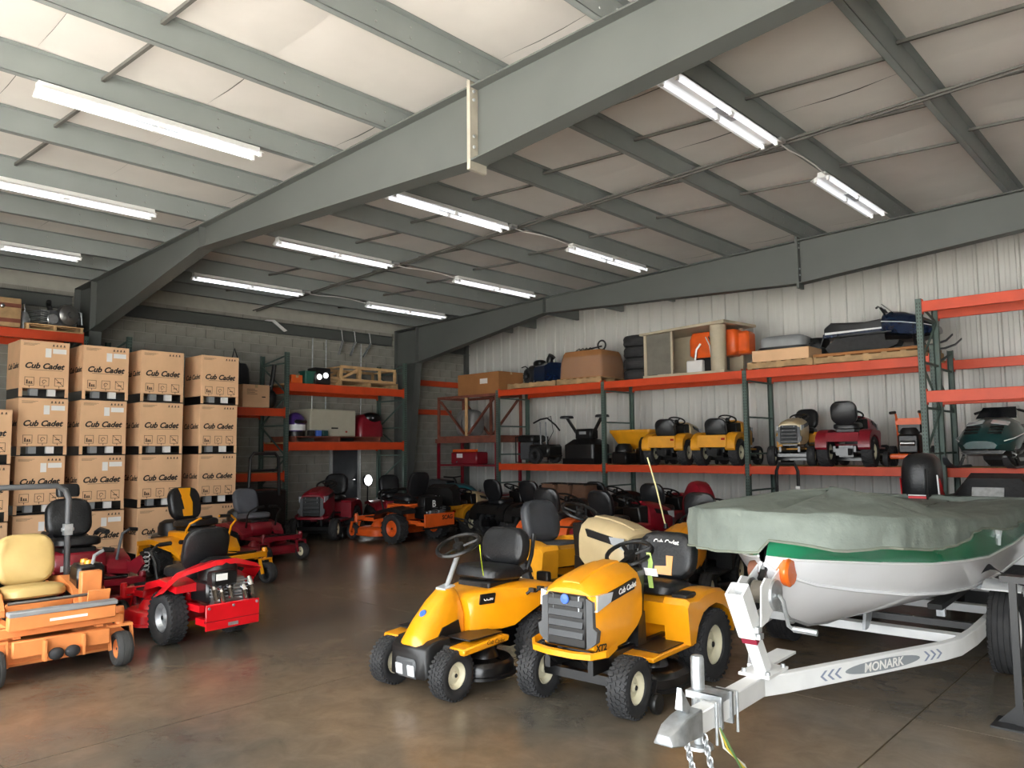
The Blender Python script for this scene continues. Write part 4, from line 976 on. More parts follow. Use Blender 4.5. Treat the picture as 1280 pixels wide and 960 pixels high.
for ch in c.children:
    if ch.name.startswith(('rear_guard', 'guard_arm')): ch.location.z = -.09
part('rear_plate', M().box(-.945, -.93, -.27, .27, .18, .41), red, c, bev=.006)
for y in (-.24, .24, 0): part('plate_bolt', M().lathe([(.001, -.01), (.012, -.008), (.014, 0)], 'x', (-.945, y, .38), 8), galv, c)
part('plate_badge', M().box(-.948, -.945, -.05, .05, .2, .23), galv, c)
part('air_cleaner', M().box(-.93, -.8, -.05, .2, .56, .7), black, c, bev=.02)
for y, z in ((-.2, .5), (-.13, .46), (.02, .5), (.1, .47), (.17, .5)): part('exhaust_manifold', M().tube([(-.86, y, z+.1), (-.92, y+.01, z+.04), (-.9, y-.02, z-.05)], .026, 8), chrome, c)
part('warning_label', M().box(-.935, -.93, .06, .17, .62, .68), whitep, c)
part('rear_wing', M().loft([[(-.5, -.46, .5), (-.3, -.46, .44), (-.3, -.4, .5), (-.5, -.4, .6)], [(-.72, -.42, .66), (-.55, -.42, .62), (-.55, -.36, .68), (-.72, -.36, .71)], [(-.8, -.1, .74), (-.6, -.1, .72), (-.6, -.1, .77), (-.8, -.1, .79)], [(-.8, .1, .74), (-.6, .1, .72), (-.6, .1, .77), (-.8, .1, .79)], [(-.72, .42, .66), (-.55, .42, .62), (-.55, .36, .68), (-.72, .36, .71)], [(-.5, .46, .5), (-.3, .46, .44), (-.3, .4, .5), (-.5, .4, .6)]]), red, c)
zero_turn('zero_turn_mower', 'yellow zero turn mower with yellow seat insert, between red mower and boxes', (-9.85, 4.72, 0), rad(12), yellow, deckm=blackm, insert=(yellow, 'both'), w=.44, rim=black, headrest=False, seatz=.66, levers=yellow)
zero_turn('zero_turn_mower', 'small maroon zero turn mower with grey seat, right of the box stacks', (-11.5, 6.42, 0), rad(4), dred, seatm=mat('worn_grey_vinyl', '#54565c', .5, var=.1), w=.37, rim=cream, s=.95, caprim=cream)
sg = zero_turn('zero_turn_mower', 'big orange and black zero turn mower seen from behind, in the far corner', (-11.68, 9.52, 0), rad(184), orangeb, deckm=orangeb, w=.5, rim=orangeb, wing=black, s=1.08, seatz=.62)
letter('SCAG', .1, ink, sg, (-.9315, -.18, .42), (rad(90), 0, rad(-90)), off=.003)
letter('B', .16, whitep, sg, (-.905, .12, .66), (rad(90), 0, rad(-90)), off=.003)
part('rear_crate', M().box(-.9, -.86, -.1, .34, .55, .78), black, sg, bev=.01)
zero_turn('zero_turn_mower', 'dark red stand behind mower with black seat, beside the orange one', (-13.45, 10.75, 0), rad(-20), dred, w=.42, rim=black, rops=None, s=1.0)
# rider tractors further back
tractor('garden_tractor', 'dark red garden tractor with cream wheels under the white cabinet shelf', 'lawn mower', (-13.2, 8.78, 0), rad(-52), dred, s=1.1)
cb = tractor('lawn_tractor', 'yellow striped tractor with black rear bagger, far corner', 'lawn mower', (-11.8, 11.36, 0), rad(104), yelold, tan, s=.9, rearpanel=True)
part('bagger_lid', M().loft([[(-1.25+.0*k, y, z) for y, z in ((-.42, .66), (.42, .66), (.4, .98), (.3, 1.06), (-.3, 1.06), (-.4, .98))] if k == 0 else [(-.95, y, z) for y, z in ((-.42, .66), (.42, .66), (.4, 1.04), (.3, 1.12), (-.3, 1.12), (-.4, 1.04))] for k in (0, 1)]), black, cb)
part('bagger_trim', M().box(-1.27, -.9, -.44, .44, .6, .665), yelold, cb)
letter('Cub', .12, whitep, cb, (-1.256, 0, .84), (rad(90), 0, rad(-90)), shear=.3)
tractor('lawn_tractor', 'tan hooded yellow tractor with grey seat and dark striped fender, behind the front two', 'lawn mower', (-4.86, 6.42, 0), rad(-9), yelold, tan, seatm=mat('grey_vinyl', '#3c3e42', .5), fenderstripe=True, seatz=.46, s=1.12, bumper=False)
tractor('lawn_tractor', 'black seated tractor with yellow hood behind the lettered black seat', 'lawn mower', (-4.62, 8.05, 0), rad(-80), black, yellow, s=.92)
zero_turn('zero_turn_mower', 'black mower with yellow arms half hidden beside the boat bow', (-3.3, 7.0+1.35, 0), rad(-88), black, w=.36, rim=black, levers=yellow, wing=yelold)
# a thin whip aerial with yellow tip standing on the orange hood
wh = thing('whip_flag', 'thin pale whip pole rising from the yellow hood', 'pole', (-4.62, 7.5, .81))
part('pole', M().tube([(0, 0, 0), (-.1, -.02, .45), (-.2, -.03, .78)], .009, 6), mat('pale_pole', '#e6dca0', .5), wh)
part('pole_base', M().lathe([(.001, .05), (.02, .05), (.03, 0), (.001, 0)], 'z', n=10), black, wh)
# clutter of old mowers and parts below the long rack
spots = [(-10.7, 11.7, 90, black, 'plain black', black), (-9.68, 11.6, 92, black, 'black hooded', dred), (-8.3, 11.9, 88, black, 'dark seated', black), (-7.15, 11.85, 93, dred, 'maroon', dred), (-4.2, 11.7, 90, dred, 'dark red', black), (-1.6, 13.0, 88, black, 'low black', black), (-7.7, 9.7, 97, orangeb, 'orange bodied', black), (-6.45, 9.6, 83, dred, 'red bodied', dred), (-5.2, 9.9, 95, black, 'black seated', dred)]
wh_ = ['at the left end below the long rack', 'below the second bay of the long rack', 'below the yellow hopper of the long rack', 'below the left yellow tractor of the long rack', 'behind the boat cover below the orange walk behind machine', 'behind the boat cover near the tall rack post', 'behind the grey seat, nearest row', 'behind the tan hood, nearest row', 'left of the boat bow, nearest row']
for (x, y, a, b1, nme, b2), wl in zip(spots, wh_):
    tractor('old_riding_mower', '%s old riding mower %s' % (nme, wl), 'lawn mower', (x, y, 0), rad(a), b1, b2, rim=greyp, bumper=False)

# heaped parts under the rack
dm = thing('fan_housing', 'round maroon fan housing under the rack behind the whip pole', 'housing', (-6.15, 10.98, .0), rad(-40))
part('scroll', M().lathe([(.001, -.16), (.36, -.15), (.44, -.1), (.46, 0), (.44, .1), (.36, .15), (.001, .16)], 'y', (0, 0, .72), 22), dred, dm); part('outlet', M().box(.2, .62, -.13, .13, .32, .6), dred, dm, bev=.02); part('stand', M().box(-.3, .3, -.16, .16, 0, .3), black, dm)
bagm = mat('brown_canvas', '#5e4230', .9, bump=.4)
for k, (x, nm_) in enumerate(((-8.85, 'left'), (-8.5, 'middle'), (-8.16, 'right'))):
    g = thing('grass_bag', '%s one of three upright brown canvas grass bags under the rack' % nm_, 'bag', (x, 10.66, .0), 0)
    part('bag', M().loft([[(a*s_, b*s_, z) for a, b in rrect(.31, .4, .06, 3)] for s_, z in ((.9, .3), (1, .45), (1, .95), (.92, 1.08))]), bagm, g); part('frame_hoop', M().tube([(-.14, -.17, 1.08), (-.14, .17, 1.08), (.14, .17, 1.08), (.14, -.17, 1.08)], .014, 6, loop=True), blackm, g); part('stand', M().box(-.14, .14, -.15, .15, 0, .3), black, g)
for k, (x, y, m_, nm_) in enumerate(((-7.78, 8.3, orangeb, 'orange'), (-6.3, 8.35, black, 'black'), (-5.55, 8.4, orangeb, 'small orange'))):
    g = thing('push_mower', '%s push mower with folded handle in the dark middle of the floor' % nm_, 'lawn mower', (x, y, 0), .5*k+1.2)
    part('deck', M().lathe([(.001, .3), (.2, .29), (.26, .24), (.3, .12), (.28, .1), (.001, .1)], 'z', n=18), m_, g); part('engine', M().lathe([(.001, .26), (.1, .25), (.14, .18), (.15, 0)], 'z', (0, 0, .29), 14), black, g)
    for sx_ in (-.24, .24):
        for sy_ in (-.24, .24): wheel(g, sx_, sy_, .1, .06, black, 'rib')
    part('handle', M().tube([(-.2, -.2, .2), (-.6, -.2, .62), (-.75, -.18, .72), (-.75, .18, .72), (-.6, .2, .62), (-.2, .2, .2)], .014, 6), black, g)
# ------------------------------------------------------------------ things on the racks
UZ, LZ = 3.043, 1.373
def carton(name, label, loc, size, rz=0, m=card, cat='box', tape=True, group=None):
    t = thing(name, label, cat, loc, rz, group); x, y, z = size
    part('carton', M().box(-x/2, x/2, -y/2, y/2, 0, z), m, t, bev=.008)
    if tape: part('tape', M().box(-x/2-.001, x/2+.001, -.03, .03, z-.06, z+.001), mat('packing_tape', '#b69a70', .3), t)
    return t
# --- lower deck of the long rack
def on_low(label, x, rz, body, hoodm=None, y=13.2, **k): return tractor('lawn_tractor', label, 'lawn mower', (x, y, LZ), rad(rz), body, hoodm, s=.9, bumper=k.pop('bumper', False), **k)
on_low('old yellow tractor seen from behind on the rack, left one of two, with tan hood', -7.72, 97, yelold, tan, rearpanel=True, y=13.1, seatz=.4)
on_low('old yellow tractor seen from behind on the rack, right one of two, steering wheel raised', -6.66, 94, yelold, rearpanel=True, y=13.1, seatz=.38)
on_low('tan hooded tractor facing out on the rack, beside the green rack post', -5.46, -82, yelold, tan, bumper=False, y=13.25, rim=cream)
on_low('dark red tractor with high black seat, seen from behind on the rack', -4.46, 94, dred, y=13.15, seatz=.6, rim=cream)
tag(part('dust_bag', M().ell((0, 0, .16), (.2, .16, .16), 12, 8, .8), mat('olive_fabric', '#8a8a70', .9), None, loc=(-7.0, 13.5, LZ+.62)), 'crumpled olive bag between the two yellow tractors on the rack', 'bag') if False else None
# orange walk-behind machine with twin handles
t = thing('walk_behind_mower', 'orange walk behind machine with twin upright handles on the rack', 'lawn mower', (-3.6, 13.0, LZ), rad(-86))
part('deck_plate', M().box(-.3, .3, -.24, .24, .12, .2), orangeb, t, bev=.02)
for q in (-1, 1):
    part('handle', M().tube([(-.2, q*.2, .2), (.05, q*.17, .78), (.12, q*.17, .84), (.2, q*.21, .83)], .016, 8), orangeb, t)
    part('grip', M().tube([(.12, q*.17, .84), (.22, q*.215, .83)], .024, 8), black, t)
    wheel(t, .2, q*.3, .12, .08, black, 'rib'); wheel(t, -.22, q*.3, .16, .1, black, 'bar')
part('handle_panel', M().bar((-.0, -.19, .7), (-.0, .19, .7), .07, .1), orangeb, t)
part('engine', M().box(-.2, .15, -.15, .15, .2, .5), black, t, bev=.03)
part('engine_top', M().lathe([(.001, .1), (.1, .1), (.13, .06), (.14, 0)], 'z', (0, 0, .5), 14), black, t)
part('muffler', M().tube([(.17, -.1, .36), (.17, .1, .36)], .04, 10), steel, t)
part('bag_frame', M().box(-.1, .02, -.17, .17, .52, .68), black, t, bev=.02)
# --- snowmobiles
def snowmobile(label, loc, rz, hoodm, s=1.0, stripe=white, lights=True, cover=False):
    t = thing('snowmobile', label, 'snowmobile', loc, rz)
    tk = M(); loop = [(-1.05, .22), (-1.12, .14), (-1.05, .05), (-.9, .02), (.1, .02), (.35, .12), (.42, .26), (.3, .36), (-.2, .4), (-.9, .34)]
    tk.loft([[(x, y, z) for x, z in loop] for y in (-.2, .2)], cap=True)
    tr_ = part('track', tk, rubber, t)
    for k in range(12): part('track_lug', M().box(-.9+k*.085, -.885+k*.085, -.2, .2, .0, .021), rubber, tr_)
    part('slide_rail', M().box(-.95, .2, -.03, .03, .06, .12).box(-.95, .2, .205, .215, .09, .15), steel, t)
    part('tunnel', M().prism([(-1.15, .36), (.4, .42), (.4, .52), (-1.15, .46)], 'xz', -.24, .24), hoodm, t, bev=.01)
    part('snow_flap', M().prism([(-1.15, .44), (-1.22, .2), (-1.2, .2), (-1.12, .42)], 'xz', -.22, .22), black, t)
    def se(x, w, z0, z1): return [(x, -w, z0), (x, -w*.95, z1-.04), (x, -w*.6, z1), (x, w*.6, z1), (x, w*.95, z1-.04), (x, w, z0)]
    part('seat', M().loft([se(-1.14, .17, .46, .62), se(-1.0, .2, .46, .72), se(-.7, .2, .47, .69), se(-.3, .2, .49, .66), (se(.05, .17, .5, .7)), se(.15, .13, .52, .74)]), vinyl, t)
    for q in (-1, 1):
        part('side_stripe', M().loft([[(-1.1, q*.243, .44), (-1.1, q*.243, .49), (.1, q*.243, .50), (.1, q*.243, .47)], [(-1.1, q*.252, .44), (-1.1, q*.252, .49), (.1, q*.252, .50), (.1, q*.252, .47)]]), stripe, t)
        part('footrest', M().box(-.8, .3, q*.24, q*.42, .36, .385) if q > 0 else M().box(-.8, .3, -.42, -.24, .36, .385), blackm, t)
        part('ski', M().loft([[(x, q*.42-w, z), (x, q*.42+w, z), (x, q*.42+w*.6, z+.03), (x, q*.42-w*.6, z+.03)] for x, z, w in ((.35, .01, .05), (.5, .0, .065), (1.1, .0, .065), (1.3, .06, .06), (1.42, .17, .035))]), greyp, t)
        part('ski_leg', M().bar((.75, q*.42, .03), (.68, q*.3, .4), .05, .04), blackm, t)
        part('spring', M().tube([(.76+.0*k, q*.36+.035*math.cos(k*1.3), .14+.012*k+.035*math.sin(k*1.3)*.3) for k in range(20)], .008, 5), steel, t)
    def hs_(x, w, z0, z1): return [(x, -w*.85, z0), (x, -w, z0+(z1-z0)*.45), (x, -w*.8, z0+(z1-z0)*.8), (x, -w*.4, z1), (x, w*.4, z1), (x, w*.8, z0+(z1-z0)*.8), (x, w, z0+(z1-z0)*.45), (x, w*.85, z0)]
    hd = part('hood', M().loft([hs_(.08, .3, .4, .78), hs_(.25, .4, .36, .82), hs_(.5, .44, .3, .78), hs_(.8, .43, .27, .66), hs_(1.0, .36, .27, .52), hs_(1.12, .24, .3, .42)]), hoodm, t)
    part('belly_pan', M().loft([hs_(.15, .36, .22, .4), hs_(.6, .4, .18, .34), hs_(1.0, .32, .22, .32)]), blackm, t)
    for q in (-1, 1):
        part('hood_line', M().tube([(.1, q*.37, .6), (.5, q*.445, .54), (.9, q*.41, .46), (1.05, q*.32, .42)], .009, 6), stripe, hd)
    part('windscreen', M().loft([[(.28, -.3, .8), (.28, .3, .8), (.3, .3, .795), (.3, -.3, .795)], [(.08, -.24, .98), (.08, .24, .98), (.095, .24, .985), (.095, -.24, .985)]]), mat('smoked_screen', '#181c20', .1, coat=.5), t)
    part('handlebar', M().tube([(.02, -.36, .9), (.0, -.2, .95), (0, .2, .95), (.02, .36, .9)], .014, 8).tube([(.1, 0, .78), (0, 0, .95)], .025, 8), black, t)
    for q in (-1, 1): part('grip', M().tube([(.018, q*.25, .935), (.03, q*.4, .885)], .022, 8), black, t)
    if lights:
        for q in (-1, 1):
            part('headlight', M().loft([[(.62, q*.06, .752), (.62, q*.3, .71), (.74, q*.3, .665), (.74, q*.06, .70)], [(.64, q*.06, .765), (.64, q*.3, .725), (.755, q*.3, .68), (.755, q*.06, .712)]]), glassl, hd)
            for k in range(3): part('vent_slot', M().cb((.83+.065*k, q*.17, .645-.048*k), (.04, .2, .02), (0, .62, 0)), black, hd)
    if s != 1: t.scale = (s, s, s)
    return t
snowmobile('dark green snowmobile facing out on the lower rack deck at the right', (-2.45, 13.5, LZ), rad(-96), teal, s=.9)
pallet(-4.1, 13.2, UZ, 1.75, 1.0, 'wide pallet below the dark blue snowmobile on the top deck')
carton('flattened_box', 'flat cardboard sheet lying between pallet and dark blue snowmobile', (-4.1, 13.2, UZ+.123), (1.7, .94, .05), 0, cardd, tape=False)
snowmobile('dark blue and black snowmobile lying along the top rack deck', (-4.0, 13.2, UZ+.175), rad(2), navy, s=.76, lights=False)
# --- upper deck, from the left
# open wooden crate on a steel table, a carton on top
tb = thing('steel_table', 'dark red steel table left of the long rack carrying the wooden crate', 'table', (-13.25, 13.2, 0))
part('table_top', M().box(-1.12, 1.0, -.45, .45, 1.86, 1.96), woodr, tb)
for x in (-1.05, .93):
    for y in (-.4, .4): part('leg', M().box(x-.03, x+.03, y-.03, y+.03, 0, 1.86), dred, tb)
part('shelf', M().box(-1.05, .93, -.4, .4, 1.3, 1.34), dred, tb)
part('shelf', M().box(-1.05, .93, -.4, .4, .62, .66), dred, tb)
cr = thing('wooden_crate', 'open red brown wooden crate with diagonal braces beside the corner', 'crate', (-13.25, 13.2, 1.96))
for y in (-.42, .42):
    for z in (.03, 1.0): part('rail', M().box(-1.05, .98, y-.025, y+.025, z-.03, z+.03), woodr, cr)
    for x in (-1.02, -.04, .95): part('upright', M().box(x-.035, x+.035, y-.02, y+.02, .06, .97), woodl if (x > -.1 and x < 0 and y < 0) else woodr, cr)
    part('diagonal', M().bar((-.95, y, .92), (-.1, y, .1), .07, .03), woodr, cr); part('diagonal', M().bar((.88, y, .92), (.03, y, .1), .07, .03), woodr, cr)
for x in (-1.02, .95):
    for z in (.03, 1.0): part('end_rail', M().box(x-.03, x+.03, -.4, .4, z-.03, z+.03), woodr, cr)
for k in range(5): part('floor_board', M().box(-1.0+.4*k, -.68+.4*k, -.4, .4, .0, .02), woodr, cr)
wb = thing('wrapped_bundle', 'grey plastic wrapped bundle inside the red brown wooden crate', 'bundle', (-13.6, 13.2, 1.981))
part('bundle', M().ell((0, 0, .35), (.36, .28, .35), 14, 9, .7), mat('grey_film', '#7c7a78', .35, bump=.5), wb)
part('strap', M().tube([(.0, .29*math.cos(a), .35+.36*math.sin(a)) for a in [rad(d) for d in range(0, 360, 30)]], .012, 5, loop=True), black, wb)
sc_ = carton('shipping_carton', 'long cardboard carton with white label on top of the wooden crate', (-12.85, 13.15, 2.99), (1.45, .8, .5), rad(-3), cardd)
part('label', M().box(.08, .34, -.404, -.4, .24, .36), whitep, sc_)
lb = thing('paper_label', 'white torn label on the long cardboard carton by the corner', 'label', (-12.82, 12.745, 3.3)) if False else None
# dark snow blower pieces on a pallet
pallet(-11.17, 13.2, UZ, 1.4, 1.0, 'pallet under the dark snow blower at left of the top deck')
sb = thing('snow_blower', 'dark blue snow blower with upright chute on the top deck', 'snow blower', (-11.17, 13.2, UZ+.123), rad(-15))
part('auger_housing', M().loft([[(x, y, z) for y, z in ((-.36, 0), (.36, 0), (.36, .34), (.2, .42), (-.2, .42), (-.36, .34))] for x in (.1, .5)]), navy, sb)
part('auger', M().tube([(.42+.05*math.cos(k*.9), -.33+.022*k, .17+.09*math.sin(k*.9)) for k in range(31)], .025, 6), black, sb)
part('chute', M().tube([(.2, 0, .4), (.2, 0, .52), (.26, .02, .6)], [.09, .08, .09], 10), black, sb)
part('engine', M().box(-.4, .08, -.2, .2, .15, .42), black, sb, bev=.04)
part('fuel_tank', M().ell((-.2, 0, .46), (.16, .14, .09), 12, 7, .8), black, sb)
for q in (-1, 1): wheel(sb, -.2, q*.3, .17, .12, black, 'bar'); part('handle', M().tube([(-.3, q*.17, .3), (-.5, q*.2, .42), (-.62, q*.22, .4)], .014, 6), black, sb)
# shrink wrapped carton with a wheel on top
pallet(-9.85, 13.2, UZ, 1.15, 1.0, 'pallet under the shrink wrapped carton on the top deck')
wc = thing('wrapped_carton', 'shrink wrapped bulging cardboard carton on the top deck', 'box', (-9.85, 13.2, UZ+.123), rad(2))
part('carton', M().loft([[(a*s, b*s, z) for a, b in rrect(1.1, .9, .08, 3)] for s, z in ((1, 0), (1.0, .1), (.97, .35), (.9, .52), (.84, .58))]), cardd, wc)
part('film', M().loft([[(a*s, b*s, z) for a, b in rrect(1.115, .915, .09, 3)] for s, z in ((1, .02), (1.0, .1), (.972, .35), (.93, .46))], cap=False), mat('clear_film', '#cfcac2', .15, var=.05, alpha=.16, bump=.6, bscale=8), wc)
for x in (-.36, .36): part('label', M().box(x-.08, x+.08, -.438, -.43, .42, .5), whitep, wc, rot=(rad(-6), 0, 0))
cu = thing('hand_cultivator', 'black tiller part with spoked wheel on the wrapped carton', 'tool', (-9.85, 13.15, UZ+.123+.581))
part('wheel_ring', M().tube([(.3+.1*math.cos(2*PI*k/18), 0, .12+.1*math.sin(2*PI*k/18)) for k in range(18)], .02, 6, loop=True), rubber, cu)
part('shaft', M().tube([(-.45, 0, .03), (.3, 0, .1)], .018, 6), blackm, cu)
for k in range(4): part('tine', M().tube([(-.3+.1*k, -.15, .012), (-.3+.1*k, 0, .1), (-.3+.1*k, .15, .012)], .01, 5), blackm, cu)
part('support', M().box(.2, .36, -.03, .03, 0, .03), blackm, cu)
# stack of tyres
T0 = thing('stacked_tire', 'black tyre, lowest of the stack on the top deck', 'tire', (-8.63, 13.2, UZ))
part('tire', M().lathe([(.2, .02), (.24, .0), (.31, .015), (.335, .05), (.335, .18), (.31, .215), (.24, .23), (.2, .21)], 'z', n=28), rubber, T0)
part('tread_ribs', M().lathe([(.336, .06), (.34, .065), (.34, .08), (.336, .085)], 'z', n=28).lathe([(.336, .14), (.34, .145), (.34, .16), (.336, .165)], 'z', n=28), rubber, T0)['kind'] = 'stuff'
for k, nme in enumerate(('second', 'third', 'topmost')): dup(T0, (-8.63+.01*(k % 2), 13.2, UZ+.2305*(k+1)), k*.7, 'black tyre, %s from the bottom of the stack on the top deck' % nme, 'tyres stacked on the top deck'); 
T0['group'] = 'tyres stacked on the top deck'
# moulded tan enclosure with orange machine inside
shl = mat('tan_moulding', '#b4a890', .6, var=.08)
en = thing('moulded_enclosure', 'tan moulded enclosure with open sides and overhanging lid on the top deck', 'enclosure', (-7.42, 13.2, UZ), 0)
part('base', M().box(-.86, .86, -.45, .4, 0, .05), shl, en)
part('lid', M().loft([[(-.9, -.5, .84), (.92, -.52, .9), (1.05, .5, .9), (-.9, .5, .84)], [(-.9, -.5, .88), (.92, -.54, .95), (1.05, .5, .95), (-.9, .5, .88)], [(-.8, -.4, .9), (.85, -.42, .97), (.95, .4, .97), (-.8, .4, .9)]]), shl, en)
part('corner_post', M().lathe([(.14, .05), (.15, .9)], 'z', (.68, -.3, 0), 14, cap=True), shl, en)
part('frame_post', M().box(-.84, -.78, -.44, -.38, .05, .85), shl, en); part('frame_post', M().box(-.24, -.2, -.44, -.4, .05, .87), shl, en)
part('frame_post', M().box(-.84, -.78, .34, .39, .05, .85), shl, en); part('frame_post', M().box(.78, .84, .34, .39, .05, .9), shl, en)
part('back_panel', M().box(-.78, .78, .38, .4, .05, .87), shl, en)
part('screen_panel', M().box(-.78, -.24, -.42, -.41, .06, .85), mat('grey_screen', '#6e6a60', .7), en)
mc = thing('blower_engine', 'orange engine housing with white hoses inside the tan enclosure', 'engine', (-7.1, 13.3, UZ+.051))
part('housing', M().loft([[(a*s+.12, b*s, z) for a, b in rrect(1.0, .4, .1, 4)] for s, z in ((.85, .3), (1, .36), (1, .66), (.9, .78))]), orangeb, mc)
part('side_cowl', M().box(.5, .8, -.1, .24, .32, .74), orangeb, mc, bev=.05)
part('valve_cover', M().box(-.42, -.08, -.22, -.1, .0, .26), whitep, mc, bev=.02)
part('pump', M().lathe([(.001, .12), (.1, .11), (.12, 0), (.001, 0)], 'y', (.1, -.2, .14), 14), black, mc)
for k in range(3): part('hose', M().tube([(.0+.06*k, -.2, .68), (.12+.06*k, -.28, .5), (.14+.05*k, -.24, .2)], .012, 6), whitep if k != 1 else black, mc)
part('block', M().box(-.3, .3, -.1, .15, 0, .32), blackm, mc)
part('pipe', M().tube([(-.22, -.22, .26), (-.18, -.24, .45), (-.1, -.22, .56)], .022, 8), galv, mc)
# pallet with carton tray, grey seat pad, black case
pallet(-5.5, 13.15, UZ, 1.15, 1.0, 'pallet holding the carton tray and grey pad, beside the enclosure')
carton('carton_tray', 'low open cardboard tray below the grey pad on the top deck', (-5.5, 13.05, UZ+.123), (1.0, .7, .2), 0, card, tape=False)
gp = thing('grey_pad', 'grey padded seat board with black rim lying above the cardboard tray', 'seat', (-5.58, 13.2, UZ+.324), rad(3))
part('pad', pad((.8, .6, .26), .12), greyl, gp, loc=(0, 0, .13)); part('rim', M().tube([(a, b, .04) for a, b in rrect(.82, .62, .12, 4)], .025, 6, loop=True), black, gp)
bc = thing('black_case', 'rounded black case right of the grey pad on the top deck', 'case', (-5.2, 13.42, UZ+.126), 0)
part('shell', pad((.5, .36, .4), .12), black, bc, loc=(0, 0, .2)); part('handle', M().tube([(-.1, -.19, .3), (-.08, -.24, .3), (.08, -.24, .3), (.1, -.19, .3)], .012, 6), black, bc)
# --- lower deck, dark machines at the left
g1 = thing('log_splitter', 'black machine with two round pads on raised arms, on the lower deck', 'machine', (-9.95, 13.1, LZ), 0)
part('body', M().loft([[(a*s, b*s, z) for a, b in rrect(.8, .6, .08, 3)] for s, z in ((1, .12), (1, .4), (.6, .52))]), black, g1)
part('stand', M().box(-.42, .42, -.3, .3, 0, .12), blackm, g1)
part('head', M().box(-.22, .22, -.14, .14, .5, .74), black, g1, bev=.04)
for q in (-1, 1):
    part('arm', M().bar((q*.2, -.05, .62), (q*.46, -.08, .98), .05, .05), black, g1)
    part('round_pad', M().lathe([(.001, .06), (.13, .055), (.15, .03), (.15, 0), (.001, -.01)], 'z', (q*.47, -.08, .97), 16), vinyl, g1)
part('label', M().box(-.09, .09, -.146, -.141, .62, .68), greyl, g1)
g2 = thing('handlebar_tiller', 'dark tiller with upright handlebars on the lower deck at left', 'tiller', (-11.1, 13.1, LZ), 0)
part('body', M().box(-.3, .3, -.25, .25, .14, .42), black, g2, bev=.05)
for q in (-1, 1):
    wheel(g2, 0, q*.33, .17, .12, black, 'bar'); part('upright', M().tube([(q*.08-.05, .0, .4), (q*.08-.05, -.02, .92)], .018, 7), greyl, g2)
part('handlebar', M().tube([(-.3, -.05, .9), (-.1, -.04, .98), (.1, -.04, 1.0), (.35, -.06, .84), (.48, -.08, .72)], .02, 7), black, g2)
part('cable', M().tube([(.1, -.05, 1.0), (.25, -.1, 1.04), (.3, -.08, .7), (.1, -.05, .45)], .008, 5), black, g2)
hp = thing('spreader_hopper', 'yellow spreader hopper behind the rack post on the lower deck', 'spreader', (-8.95, 13.45, LZ), 0)
part('hopper', M().loft([[(a*s, b*s, z) for a, b in rrect(1.0, .5, .06, 3)] for s, z in ((.55, .3), (.95, .62), (1, .64), (1, .7))]), yelold, hp)
part('spreader_frame', M().bar((-.3, 0, .3), (-.45, 0, .0), .03).bar((.3, 0, .3), (.45, 0, .0), .03).bar((-.45, -.1, .02), (.45, -.1, .02), .03, .04), blackm, hp)
g3 = thing('generator', 'black boxy generator at the left end of the lower deck', 'generator', (-11.72, 13.35, LZ), 0)
part('tank', pad((.5, .5, .16), .08), black, g3, loc=(0, 0, .56)); part('engine', M().box(-.2, .2, -.2, .2, .08, .48), greyp, g3, bev=.03)
for q in (-1, 1): part('frame', M().tube([(-.27, q*.25, .02), (-.27, q*.25, .6), (.27, q*.25, .6), (.27, q*.25, .02)], .016, 7, loop=True), blackm, g3)
for k, (x, y, h, lb_) in enumerate(((-10.45, 13.5, .5, 'black dusty engine block left of the machine with round pads'), (-8.45, 13.1, .55, 'black engine block right of the second rack post'), (-8.9, 12.95, .42, 'small black engine in front of the yellow hopper'))):
    g = thing('spare_engine', lb_, 'engine', (x, y, LZ), k*.8)
    part('crankcase', M().box(-.2, .2, -.18, .18, 0, h*.6), blackm, g, bev=.03); part('flywheel_cover', M().lathe([(.001, h*.4), (.12, h*.38), (.17, h*.2), (.18, 0)], 'z', (0, 0, h*.6), 14), black, g)
    part('exhaust', M().tube([(.2, 0, h*.3), (.3, 0, h*.3), (.3, 0, h*.6)], .03, 8), steel, g)
# ------------------------------------------------------------------ block wall side: rack contents, door, hooks
SX = -14.5
# top shelf bay with cabinet: z 3.1
a = 3.103
pallet(SX, 10.5, a, .95, 1.6, 'pale pallet under the slatted wooden crate on the side rack')
wc2 = thing('slatted_crate', 'long pale wooden crate of open slats on top of the side rack', 'crate', (SX, 10.5, a+.123))
for x in (-.42, .42):
    for z in (.02, .3): part('long_slat', M().box(x-.015, x+.015, -.76, .76, z-.03, z+.03), woodl, wc2)
    for y in (-.74, -.25, .3, .74): part('upright', M().box(x-.013, x+.013, y-.035, y+.035, .05, .27), woodl, wc2)
    part('diagonal', M().bar((x, -.7, .06), (x, -.3, .26), .02, .06), woodl, wc2)
for y in (-.74, 0, .74):
    part('cross_slat', M().box(-.4, .4, y-.03, y+.03, -.0, .02), woodl, wc2); part('cross_slat', M().box(-.4, .4, y-.03, y+.03, .28, .31), woodl, wc2)
for k, (y, dz_) in enumerate(((9.3, 0), (9.42, .07), (9.55, .14))):
    tag(part('timber', M().bar((SX+.38, y-.3, a+.03+dz_), (SX+.3, y+.32, a+.035+dz_), .1, .06), wood), '%s rough timber in the heap left of the pale crate' % ('lowest', 'middle', 'top')[k], 'timber', 'timbers heaped beside the pale crate')
carton('small_orange_box', 'small orange box at the left end of the top side shelf', (SX+.35, 8.66, a), (.2, .26, .17), 0, orangeb)
